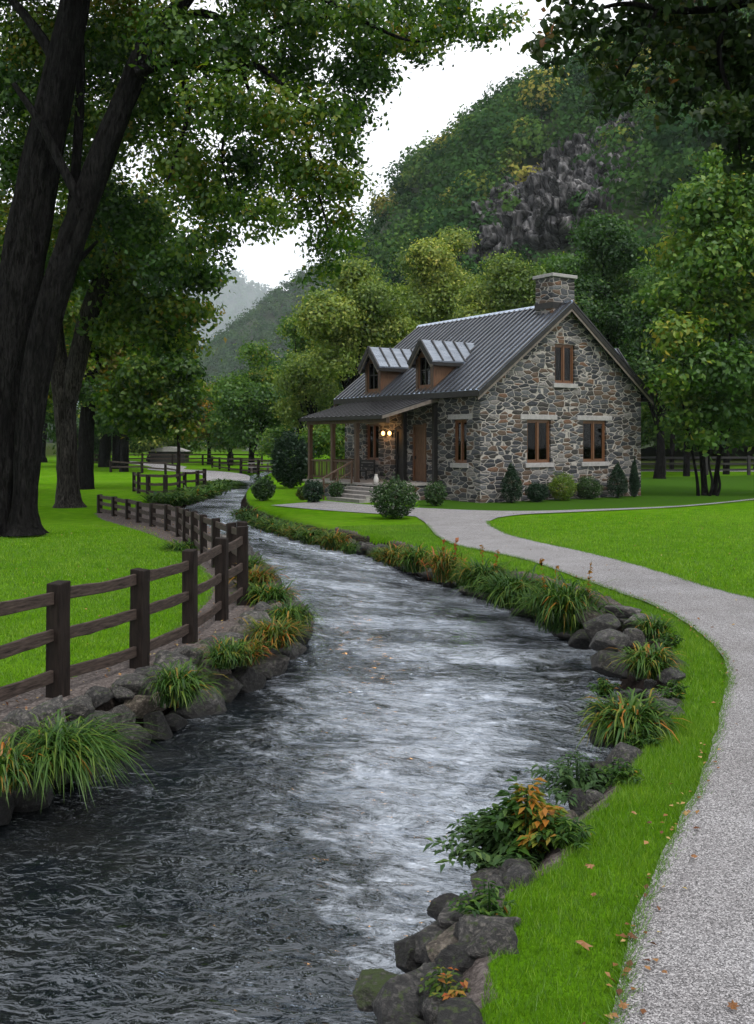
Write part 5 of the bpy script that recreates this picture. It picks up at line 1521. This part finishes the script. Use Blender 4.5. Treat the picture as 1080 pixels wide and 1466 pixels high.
for i, (x, y, w, h_, D, mt, lb) in enumerate(near):
    p = pp(x, y, D); sx = w * D / F; sz = h_ * D / F
    rock(p[0], p[1] + .12, p[2] + .05, sx * 1.45, max(sx, sz) * 1.3, sz * 1.2, .4 + .35 * math.sin(i * 2.1), i * 5 + 2, mt, lb, GN, (.1 * math.sin(i), .1 * math.cos(i * 1.7)), i < 8)
# smaller stones packed between the big ones and the grass
rf_ = np.random.default_rng(23)
lmS = [(5.0, 'beside the orange seedlings'), (5.8, 'among the slabs by the near grass'), (6.6, 'just below the orange-leaved plant'), (7.6, 'behind the orange-leaved plant'), (8.6, 'under the dark fern'), (9.8, 'under the arching clump with orange stalks'), (11.2, 'under the olive clump'), (12.8, 'left of the olive clump'), (14.6, 'among the flat stones'), (16.6, 'at the foot of the tall clump with red spikes'), (30, 'under the lush clump')]
cntS = {}
for q in range(84):
    yy = rf_.uniform(4.6, 17.0) if q > 26 else rf_.uniform(4.3, 7)
    a_ = np.array((np.interp(yy, RB[:, 1], RB[:, 0]), yy)); 
    jx = np.argmin(np.hypot(*(GRs - a_).T)); f_ = rf_.uniform(.25, .95)
    x, y = a_ * (1 - f_) + GRs[jx] * f_
    s_ = rf_.uniform(.10, .22)
    mt = ('rock', 'rock_dark', 'rock', 'rock_dark')[rf_.integers(4)]
    place = next(t for u, t in lmS if y <= u); tone = {'rock': 'grey', 'rock_dark': 'dark'}[mt]
    cntS[(place, tone)] = cntS.get((place, tone), 0) + 1
    pre = ('', 'second ', 'third ', 'fourth ', 'fifth ', 'sixth ', 'seventh ', 'eighth ', 'ninth ')[min(cntS[(place, tone)] - 1, 8)]
    rock(x, y, -.5 + .48 * f_ + rf_.uniform(-.02, .05), s_ * 1.2, s_, s_ * .8, rf_.uniform(0, 6), int(rf_.integers(99)), mt, '%ssmall %s filler stone %s' % (pre, tone, place), 'small stones of the near right bank', (rf_.uniform(-.3, .3), rf_.uniform(-.3, .3)))
# far right bank: a row of low rocks under the plants
rr_ = np.random.default_rng(17)
tt = np.arange(0, 1, 1)
bankR = cat_rom([b[1] for b in BANKS[8:17]], 400); sR = np.concatenate([[0], np.cumsum(np.hypot(*np.diff(bankR, axis=0).T))])
GR_ = 'rocks along the far right bank'
sp = 1.0; i = 0
lm = [(15.5, 'beside the tall clump with red spikes'), (17.0, 'under the lush green clump'), (19.2, 'between the lush green clump and the rusty one'), (21.0, 'under the rusty clump'), (23.0, 'left of the rusty clump'), (25.2, 'by the dark green tuft'), (28.5, 'where the bank starts to bend away'), (33, 'along the receding grass bank'), (42, 'at the far bend of the grass bank')]
cnt = {}
while sp < sR[-1] - .5:
    x, y = np.interp(sp, sR, bankR[:, 0]), np.interp(sp, sR, bankR[:, 1])
    s_ = rr_.uniform(.20, .42) if y < 26 else rr_.uniform(.22, .36)
    mt = ('rock', 'rock_dark', 'rock_dark', 'rock', 'rock_warm')[rr_.integers(5)]
    place = next(t for q, t in lm if y <= q) if y <= 42 else lm[-1][1]
    tone = {'rock': 'grey', 'rock_dark': 'black wet', 'rock_warm': 'brownish'}[mt]
    kk = (place, tone); cnt[kk] = cnt.get(kk, 0) + 1
    pre = ('', 'second ', 'third ', 'fourth ', 'fifth ', 'sixth ', 'seventh ', 'eighth ', 'ninth ')[min(cnt[kk] - 1, 8)]
    rock(x + rr_.uniform(-.05, .12), y + .18, WZ + .12 + rr_.uniform(0, .12), s_ * 1.15, s_, s_ * rr_.uniform(.6, .9), rr_.uniform(0, 6), int(rr_.integers(99)), mt, '%s%s waterline rock %s' % (pre, tone, place), GR_)
    sp += s_ * 1.75
# left bank: a dry-laid wall of tumbled rocks from the left edge to the grassy point
bankL = cat_rom([b[0] for b in BANKS[2:13]], 500); sL = np.concatenate([[0], np.cumsum(np.hypot(*np.diff(bankL, axis=0).T))])
lmL = [(8.9, 'beside the long green tussock at the left edge'), (9.9, 'below the nearest whole fence post'), (10.7, 'between the nearest post and the bright tussock'), (11.5, 'below the second fence post'), (12.6, 'below the third fence post'), (14.2, 'left of the yellowing bank plants'), (16.5, 'behind the yellowing bank plants'), (20, 'below the fence where it bends back'), (27, 'along the far fence')]
cnt = {}
GLn = 'rocks of the left bank wall'
for row, (off, zz, smin, smax) in enumerate(((.05, WZ + .08, .20, .34), (-.14, WZ + .28, .18, .32), (-.32, WZ + .48, .15, .29))):
    sp = .05 + .11 * row
    while sp < sL[-1] - .3:
        x, y = np.interp(sp, sL, bankL[:, 0]), np.interp(sp, sL, bankL[:, 1])
        far = 1 + max(0, (y - 13) * .05)
        s_ = rr_.uniform(smin, smax) * far
        if y > 16 and row == 1: sp += s_ * 2; continue
        tx = np.interp(sp + .1, sL, bankL[:, 0]) - x, np.interp(sp + .1, sL, bankL[:, 1]) - y
        nv = np.array((tx[1], -tx[0])); nv = nv / (np.linalg.norm(nv) + 1e-9)
        mt = (('rock_dark', 'rock_dark', 'rock'), ('rock', 'rock_dark', 'rock_warm', 'rock'), ('rock', 'rock', 'rock_warm', 'rock_dark'))[row][rr_.integers(3)]
        place = next((t for q, t in lmL if y <= q), lmL[-1][1])
        tone = {'rock': 'grey', 'rock_dark': 'dark wet', 'rock_warm': 'tan'}[mt]
        rw = ('waterline rock', 'mid-wall rock', 'top-course rock')[row]
        kk = (place, tone, rw); cnt[kk] = cnt.get(kk, 0) + 1
        pre = ('', 'second ', 'third ', 'fourth ', 'fifth ', 'sixth ', 'seventh ', 'eighth ', 'ninth ', 'tenth ', 'eleventh ', 'twelfth ')[min(cnt[kk] - 1, 11)]
        rock(x + nv[0] * off + rr_.uniform(-.04, .04), y + nv[1] * off, zz + rr_.uniform(-.04, .05), s_ * rr_.uniform(.9, 1.3), s_ * rr_.uniform(.8, 1.1), s_ * rr_.uniform(.62, .95), rr_.uniform(0, 6), int(rr_.integers(99)), mt,
             '%s%s %s %s' % (pre, tone, rw, place), GLn, (rr_.uniform(-.2, .2), rr_.uniform(-.2, .2)), y < 12.5)
        sp += s_ * 1.55

# ------------------------------------------------------------------ strap-leaved and leafy plants on the banks
def strap_plant(p, rad, hgt, n, width, seed, mat, label, group, orange=0.1, droop=1.0, spikes=0, name='grass_clump', dirb=(0, 0)):
    r = np.random.default_rng(seed)
    rad *= 1.28; hgt *= 1.22; n = int(n * 1.5)
    a = r.uniform(0, 2 * math.pi, n)
    ln = r.uniform(.55, 1.1, n)
    el = r.uniform(.35, 1.35, n)
    K = 6
    t = np.linspace(0, 1, K)[None]
    reach = rad * ln * np.cos(el * .75)
    hx = (reach[:, None] * t ** 1.15) + dirb[0] * 0
    up = hgt * ln * np.sin(np.clip(el + .35, 0, 1.5))
    z = up[:, None] * (1.75 * t - (.75 + .75 * droop * r.uniform(.3, 1.1, n)[:, None]) * t ** 2.2)
    bx = r.normal(0, rad * .16, (n, 2))
    cx_ = bx[:, :1] + np.cos(a)[:, None] * hx + dirb[0] * t * rad
    cy_ = bx[:, 1:] + np.sin(a)[:, None] * hx + dirb[1] * t * rad
    sw = r.normal(0, .06, (n, 1)) * t ** 2 * rad
    w = width * r.uniform(.6, 1.3, n)[:, None] * np.sin(np.pi * np.clip(t * .86 + .14, 0, 1)) ** .7 * .5
    px_, py_ = -np.sin(a)[:, None], np.cos(a)[:, None]
    A = np.stack([cx_ + px_ * (w + sw), cy_ + py_ * (w + sw), z], -1)
    B = np.stack([cx_ - px_ * (w - sw), cy_ - py_ * (w - sw), z], -1)
    V = np.stack([A, B], 2).reshape(n, K * 2, 3)
    idx = (np.arange(n)[:, None] * K * 2)
    Fq = np.concatenate([np.stack([idx[:, 0] + 2 * k, idx[:, 0] + 2 * k + 1, idx[:, 0] + 2 * k + 3, idx[:, 0] + 2 * k + 2], 1) for k in range(K - 1)])
    base = np.clip(r.normal(.40, .18, n), 0, .76)
    base = np.where(r.uniform(0, 1, n) < orange, r.uniform(.82, 1, n), base)
    T_ = np.concatenate([np.where(base < .78, np.minimum(base + .04 * k, .80), base) for k in range(K - 1)])
    V = V.reshape(-1, 3)
    if spikes:
        SV, SF, ST = [], [], []
        b = len(V)
        for i in range(spikes):
            ang = r.uniform(0, 6.28); q = np.array((math.cos(ang), math.sin(ang))) * rad * r.uniform(.1, .5); H_ = hgt * r.uniform(.85, 1.15)
            for j in range(26):
                f = r.uniform(.55, 1); c = np.array((q[0] * (1 + f * .6), q[1] * (1 + f * .6), H_ * f)) + r.normal(0, .012, 3)
                d = r.normal(0, .022, (4, 3)); SV.append(c + d); SF.append([b + k for k in range(4)]); b += 4; ST.append(.97)
            d2 = np.array((-math.sin(ang), math.cos(ang), 0)) * .004
            SV.append(np.array([np.array((q[0], q[1], 0)) - d2, np.array((q[0], q[1], 0)) + d2, np.array((q[0] * 1.6, q[1] * 1.6, H_)) + d2, np.array((q[0] * 1.6, q[1] * 1.6, H_)) - d2])); SF.append([b + k for k in range(4)]); b += 4; ST.append(.5)
        V = np.concatenate([V] + SV); Fq = np.concatenate([Fq, np.array(SF)]); T_ = np.concatenate([T_, ST])
    me = np_mesh(name, V, Fq, 4); face_attr(me, 'tint', np.clip(T_, 0, 1))
    o = link(name, me, M[mat], None, True); o.location = p
    return tag(o, label, 'plant', group)

def leafy_plant(p, rad, hgt, stems, per, size, seed, mat, label, group, name='leafy_plant', elong=2.6, tint=(.35, .2), orange_side=0.0):
    """branching stems set with lance-shaped leaves"""
    r = np.random.default_rng(seed)
    VV, TT = [], []
    for s_ in range(stems):
        a = r.uniform(0, 6.28); tilt = r.uniform(.1, 1.0)
        end = np.array((math.cos(a) * rad * tilt, math.sin(a) * rad * tilt, hgt * (1.1 - .55 * tilt) * r.uniform(.8, 1.15)))
        f = np.linspace(.2, 1, per)
        C = end[None] * f[:, None] * (1, 1, 1) + np.array((0, 0, .18 * hgt)) * np.sin(np.pi * f)[:, None]
        for c, ff_ in zip(C, f):
            for sd in (-1, 1):
                aa = a + sd * r.uniform(.6, 1.4)
                D = np.array((math.cos(aa), math.sin(aa), r.uniform(-.35, .35))); D /= np.linalg.norm(D)
                S = np.cross(D, (0, 0, 1)); S /= np.linalg.norm(S); N = np.cross(S, D)
                z_ = size * r.uniform(.7, 1.2) * (1.15 - .4 * ff_)
                m0 = c; m1 = c + D * z_ * .5 + S * z_ / elong * .5 + N * .05 * z_; m2_ = c + D * z_ - N * z_ * .22; m3_ = c + D * z_ * .5 - S * z_ / elong * .5 + N * .05 * z_
                VV.append((m0, m1, m2_, m3_))
                hot = orange_side and end[0] > -rad * .1 and r.uniform() < orange_side
                TT.append(r.uniform(.75, 1) if hot else np.clip(r.normal(*tint), 0, .7 if orange_side else 1))
        # stem
        q = np.array((-math.sin(a), math.cos(a), 0)) * .004
        VV.append((-q, q, end * .98 + q, end * .98 - q)); TT.append(.2)
    V = np.array(VV).reshape(-1, 3)
    me = np_mesh(name, V, np.arange(len(V)).reshape(-1, 4), 4); face_attr(me, 'tint', np.array(TT))
    o = link(name, me, M[mat], None); o.location = p
    return tag(o, label, 'plant', group)
GPL = 'plants along the right bank'
def at(x, y, z=-.25):
    return gp(x, y, z)
leafy_plant(at(722, 1262, -.36), .47, .44, 84, 8, .12, 1, 'leaf_shrub', 'dark green leafy perennial at the near right bank, left of its orange neighbour', GPL, 'perennial', 3.0, (.5, .2))
leafy_plant(at(752, 1250, -.28), .33, .54, 56, 7, .125, 2, 'strap', 'orange and yellow-green broad-leaved plant on the near right bank', GPL, 'perennial', 2.2, (.4, .15), .8)
leafy_plant(at(826, 1150, -.35), .46, .34, 46, 8, .12, 3, 'leaf_shrub', 'low dark fern-like plant spreading over the water', GPL, 'fern', 3.4, (.45, .15))
leafy_plant(at(640, 1432, -.12), .16, .13, 16, 4, .055, 4, 'strap_rust', 'orange and green seedlings in the crack of the near rocks', GPL, 'seedling', 2.0, (.35, .2), .6)
strap_plant(at(902, 1062, -.10), .42, .46, 520, .022, 11, 'strap', 'arching green clump with orange stalks, hanging over black hollow rocks', GPL, .13, 1.3)
strap_plant(at(930, 968, -.03), .36, .38, 380, .020, 12, 'strap', 'olive clump at the grass edge above the arching one', GPL, .12, 1.1)
strap_plant(at(808, 902, -.2), .66, .82, 520, .026, 13, 'strap', 'tall clump with red flower spikes, biggest on the right bank', GPL, .05, 1.0, 3)
strap_plant(at(735, 868, -.2), .72, .64, 480, .028, 14, 'strap', 'lush deep green clump left of the tall one', GPL, .03, 1.15)
strap_plant(at(694, 846, -.2), .62, .62, 380, .028, 15, 'strap', 'green clump with brown seed spikes beside the lush one', GPL, .05, 1.1, 2)
strap_plant(at(637, 832, -.2), .45, .66, 300, .026, 16, 'strap_rust', 'rusty orange clump midway along the right bank', GPL, .22, .8, 2)
strap_plant(at(596, 818, -.2), .48, .58, 260, .028, 17, 'strap', 'green clump left of the rusty orange one', GPL, .08, .9)
strap_plant(at(566, 810, -.2), .46, .50, 240, .028, 18, 'strap_rust', 'reddish brown clump next to the green one on the right bank', GPL, .2, .9)
strap_plant(at(260, 799, -.2), .55, .46, 240, .032, 19, 'strap', 'dark green tuft on the waterline of the right bank', GPL, .02, 1.0)
strap_plant(at(478, 787, -.15), .55, .5, 220, .034, 20, 'strap_rust', 'mixed green and rust tuft at the start of the bend', GPL, .12, .9)
for i, (x, y, mt, lb) in enumerate(((452, 779, 'strap', 'first small green tuft upstream of the mixed rust tuft'), (430, 773, 'strap_rust', 'small rusty tuft between green ones near the bend'), (410, 767, 'strap', 'small green tuft left of the small rusty one'), (392, 762, 'strap', 'bright low tuft halfway along the receding bank'), (376, 757, 'strap', 'low tuft right of the corner of the grass bank'), (360, 751, 'strap', 'low tuft at the corner of the grass bank'), (351, 743, 'strap', 'last low tuft at the far corner of the grass bank'))):
    strap_plant(at(x, y, -.15), .62, .42, 190, .04, 30 + i, mt, lb, GPL, .05, .9)
for i, (x, y, z_, lb) in enumerate(((866, 922, -.2, 'small leafy weed beside the lowest flat stone'), (958, 930, 0, 'small leafy weed at the grass edge above the olive clump'), (866, 1000, -.25, 'yellow-tipped weed leaning over dark water left of the arching clump'), (966, 1008, -.02, 'small leafy weed between the arching clump and the grass'), (925, 1082, -.1, 'small leafy weed below the arching clump'), (884, 1132, -.08, 'small leafy weed right of the dark fern'), (812, 1222, -.06, 'small leafy weed at the grass edge behind the orange-leaved plant'), (700, 1330, -.1, 'small leafy weed between the near rocks and the grass'))):
    leafy_plant(at(x, y, z_), .2, .22, 22, 6, .075, 70 + i, 'strap', lb, GPL, 'weed', 2.6, (.45, .2), .25 if i == 2 else .06)
for i, (x, y, z_, lb) in enumerate(((848, 905, -.2, 'narrow green tuft between the tall clump and the flat stones'), (935, 915, -.02, 'short green tuft among the flat stones at the grass edge'), (772, 880, -.2, 'green tuft between the tall clump and the lush one'), (664, 838, -.2, 'green tuft between the rusty clump and the brown-spiked one'), (545, 804, -.2, 'green tuft right of the dark tuft on the waterline'), (500, 793, -.2, 'green tuft left of the dark tuft on the waterline'))):
    strap_plant(at(x, y, z_), .30, .34, 220, .018, 80 + i, 'strap', lb, GPL, .06, 1.0)
GPLl = 'plants along the left bank'
strap_plant(at(78, 1098, -.2), .52, .50, 560, .016, 41, 'strap', 'long-bladed green tussock drooping into the water at the left edge', GPLl, .01, 1.5, dirb=(.35, -.2))
strap_plant(at(8, 1128, -.2), .34, .44, 240, .016, 42, 'strap', 'orange and brown tussock cut by the left edge of the photo', GPLl, .2, 1.3)
strap_plant(at(252, 1008, -.2), .36, .48, 340, .017, 43, 'strap', 'bright green tussock on the rocks below the second fence post', GPLl, .03, 1.1, dirb=(.2, -.1))
strap_plant(at(322, 955, -.15), .30, .36, 240, .018, 44, 'strap', 'small mixed green plant under the third fence post', GPLl, .10, 1.0)
strap_plant(at(352, 950, -.2), .34, .36, 220, .018, 45, 'strap_rust', 'reddish plant touching the water right of the third fence post', GPLl, .15, 1.1)
strap_plant(at(392, 926, -.2), .48, .40, 320, .020, 46, 'strap_rust', 'yellow-orange plant at the tip of the left bank', GPLl, .14, 1.1)
strap_plant(at(412, 900, -.22), .46, .42, 320, .022, 47, 'strap', 'green plant reaching farthest over the stream from the left bank', GPLl, .05, 1.1)
strap_plant(at(383, 872, -.12), .55, .46, 340, .024, 48, 'strap', 'green and gold plant behind the tip of the left bank', GPLl, .12, 1.0)
strap_plant(at(365, 846, -.08), .55, .46, 300, .026, 49, 'strap_rust', 'reddish gold plant just right of the tallest fence post', GPLl, .18, .9)
strap_plant(at(352, 822, -.08), .5, .4, 240, .028, 50, 'strap', 'low green plant behind the tallest fence post', GPLl, .08, .9)
for i, (x, y) in enumerate(((228, 722), (246, 724), (262, 722), (278, 718), (292, 714), (305, 709), (316, 704), (322, 698), (300, 700), (270, 712))):
    strap_plant(at(x, y, -.1), .95, .55, 170, .07, 60 + i, 'strap', 'bright grassy tuft on the far point, %s' % ('leftmost by the rail', 'second from its left end', 'below the young tree', 'right of the young tree', 'in the middle of its water edge', 'right of its middle', 'near its upstream tip', 'at its upstream tip', 'under the last fence posts', 'behind the young tree trunk')[i], 'grass tufts on the far left point', .02, .8)

# ------------------------------------------------------------------ shrubs
def shrub(p, rx, rz_, n, size, seed, mat, label, group='shrubs by the house', cone=False, name='shrub', up=.2):
    r = np.random.default_rng(seed)
    d = r.normal(0, 1, (n, 3)); d /= np.linalg.norm(d, axis=1)[:, None]
    k = r.uniform(.2, 1, n) ** .35
    C = d * k[:, None] * (rx, rx, rz_)
    C[:, 2] += rz_
    lump = 1 + .34 * fbm(d * 2.4 + seed, 4, seed) + np.where(r.uniform(0, 1, n) < .03, r.uniform(.05, .22, n), 0)
    C *= lump[:, None] if not cone else (1 + .5 * (lump - 1))[:, None]
    if cone:
        f = np.clip(C[:, 2] / (2 * rz_), 0, 1); C[:, :2] *= (1.15 - .85 * f ** 1.3)[:, None]
    C[:, 2] = np.maximum(C[:, 2], .02)
    V = leaf_quads(C, size, r, up, 0)
    t = np.clip(.45 + .3 * fbm(C * 3, 2, seed) + r.normal(0, .16, n), 0, 1)
    root = tag(empty(name, p), label, 'shrub', group)
    crown_obj(V, t, M[mat], root, 'foliage')
    st_ = [tube([(0, 0, -.1), (.03, 0, rz_ * .6), (r.normal(0, rx * .2), r.normal(0, rx * .2), rz_ * 1.3)], [.05, .04, .015], 6, 1)] + [tube([(0, 0, .05), (math.cos(a) * rx * .3, math.sin(a) * rx * .3, rz_ * .7), (math.cos(a) * rx * .6, math.sin(a) * rx * .6, rz_ * 1.2)], [.03, .02, .008], 5, 1) for a in (0, 1.3, 2.6, 3.9, 5.2)]
    V, Fq = join_quads(st_); me = np_mesh('stem', V, Fq, 4); link('stem', me, M['twig'], root)
    return root
def px_shrub(x, yb, hw, hh, n, size, seed, mat, label, cone=False, D=None, **kw):
    p = gp(x, yb) if D is None else ((x - CX) * D / F, D, 0)
    s_ = p[1] / F
    return shrub(p, hw * s_, hh * s_ / 2, n, size, seed, mat, label, cone=cone, **kw)
px_shrub(565, 743, 33, 58, 5200, .085, 1, 'leaf_shrub', 'large rounded bush on the grass in front of the porch steps')
px_shrub(377, 717, 17, 34, 2600, .11, 2, 'leaf_shrub', 'round bush at the water edge of the far bend')
px_shrub(417, 699, 30, 78, 5200, .17, 3, 'leaf_conifer', 'large dark bush left of the porch corner')
px_shrub(449, 720, 15, 32, 1700, .10, 4, 'leaf_conifer', 'dark small bush under the porch corner post')
px_shrub(482, 716, 11, 26, 1200, .09, 5, 'leaf_shrub', 'small bush left of the porch steps')
px_shrub(434, 716, 10, 20, 900, .09, 6, 'strap_rust', 'reddish small bush left of the porch corner')
px_shrub(624, 724, 16, 32, 1900, .085, 7, 'leaf_shrub', 'small bush below the narrow facade window')
for i, (xl, zl, hw_, hh_, mt, lb, cn) in enumerate(((1.05, 0, .52, 1.62, 'leaf_conifer', 'dark pointed conifer left under the left ground window', True), (2.45, 0, .50, .78, 'leaf_conifer', 'low dark spreading bush under the left ground window', False), (3.95, 0, .58, 1.15, 'leaf_lime', 'bright yellow-green bush between the two ground windows', False),
                          (5.55, 0, .58, .95, 'leaf_shrub', 'dark green bush under the right ground window', False), (7.35, 0, .56, 1.55, 'leaf_conifer', 'broad dark conifer near the right house corner', True), (8.45, 0, .26, 1.75, 'leaf_conifer', 'narrow dark column conifer at the right house corner', True))):
    shrub(hl(xl, -.75, 0), hw_, hh_ / 2, 5600, .062, 20 + i, mt, lb, cone=cn)

# ------------------------------------------------------------------ fallen leaves
r = np.random.default_rng(77)
def litter_pts():
    out = []
    # along the near path edge
    k = r.integers(30, 420, 130); p = PLs[k] + np.abs(r.normal(0, .10, (130, 2))) * (1, -.3) * r.choice([-.6, 1], (130, 1)); out.append(np.column_stack([p, np.full(130, .045)]))
    # scattered on lawns and path
    for n_, x0, x1, y0, y1 in ((70, -1, 6, 4.5, 24), (300, 3, 16, 15, 34), (200, -12, -3, 11, 32)):
        p = np.stack([r.uniform(x0, x1, n_), r.uniform(y0, y1, n_)], 1)
        z, ins, dl, dr = ground_z(p)
        ok = (~ins) & (np.minimum(dl, dr) > .6)
        p, z = p[ok], z[ok]; on = inside(p, PATH); out.append(np.column_stack([p, np.where(on, .045, z + .05)]))
    # left gravel strip
    p = np.stack([r.uniform(-9, -1.5, 5000), r.uniform(9, 34, 5000)], 1); p = p[inside(p, SOIL_L)]; z, ins, dl, dr = ground_z(p); ok = (~ins) & (dl > .35)
    out.append(np.column_stack([p[ok], z[ok] + .03]))
    return np.concatenate(out)
LP = litter_pts()
V = leaf_quads(LP, .040, r, 1.2, 0, elong=1.4)
me = np_mesh('fallen_leaves', V, np.arange(len(V)).reshape(-1, 4), 4); face_attr(me, 'tint', r.uniform(0, 1, len(LP)))
struct(link('fallen_leaves', me, M['litter']), 'stuff', 'small brown and yellow fallen leaves scattered over lawns, path edge and gravel strip', 'leaves')
def big_leaf(x, y, size, tint, label, seed):
    rr2 = np.random.default_rng(seed)
    p = gp(x, y, .055)
    pts = []
    n_ = 14
    for i in range(n_):
        a = 2 * math.pi * i / n_; rad = size * (.5 if i % 2 == 0 else .27) * rr2.uniform(.8, 1.15)
        pts.append((math.cos(a) * rad, math.sin(a) * rad * .8, .25 * rad * rr2.uniform(-.6, 1)))
    vs = [(0, 0, .012)] + pts
    me = bpy.data.meshes.new('fallen_leaf'); me.from_pydata(vs, [], [(0, 1 + i, 1 + (i + 1) % n_) for i in range(n_)])
    face_attr(me, 'tint', np.clip(tint + rr2.normal(0, .06, n_), 0, 1))
    o = link('fallen_leaf', me, M['litter']); o.location = p; o.rotation_euler = (rr2.uniform(-.2, .2), rr2.uniform(-.2, .2), rr2.uniform(0, 6))
    tag(o, label, 'leaf', 'fallen leaves near the path')
for i, (x, y, s_, t, lb) in enumerate(((836, 1352, .13, .62, 'orange crumpled leaf on the near grass, nearest to the bottom rocks'), (845, 1240, .10, .58, 'orange leaf on the grass level with the orange-leaved plant'), (850, 1281, .07, .5, 'smaller brown leaf just below the orange leaf on the grass'), (994, 1226, .09, .55, 'tan leaf lying alone on the gravel path'), (1050, 1440, .10, .5, 'brown leaf on the path at the bottom right corner'), (952, 1392, .06, .6, 'small tan leaf on the near path'),
                                     (905, 1340, .10, .15, 'dark red-brown leaf at the near path edge'), (893, 1440, .10, .7, 'pale leaf at the path edge by the bottom of the photo'), (908, 1164, .07, .8, 'whitish leaf on the grass above the orange leaf'), (930, 1178, .06, .1, 'dark leaf near the whitish one on the grass'), (1020, 898, .08, .2, 'dark leaf on the path right of the flat stones'))):
    big_leaf(x, y, s_ * .72, t * .8, lb, i)

# ------------------------------------------------------------------ the valley air
HAZE_D = 0.00008
m, n, l = new_mat('valley_haze')
pv_ = n.new('ShaderNodeVolumePrincipled')
pv_.inputs['Color'].default_value = (0.84, 0.92, 1.0, 1)
pv_.inputs['Density'].default_value = HAZE_D
pv_.inputs['Anisotropy'].default_value = 0.0
o_ = n.new('ShaderNodeOutputMaterial'); l.new(pv_.outputs[0], o_.inputs['Volume'])
hz = MB().box(-4900, 1300, -25, 8500, -6, 1600).build('haze', m)
struct(hz, 'stuff', 'pale mist in the valley air', 'haze')
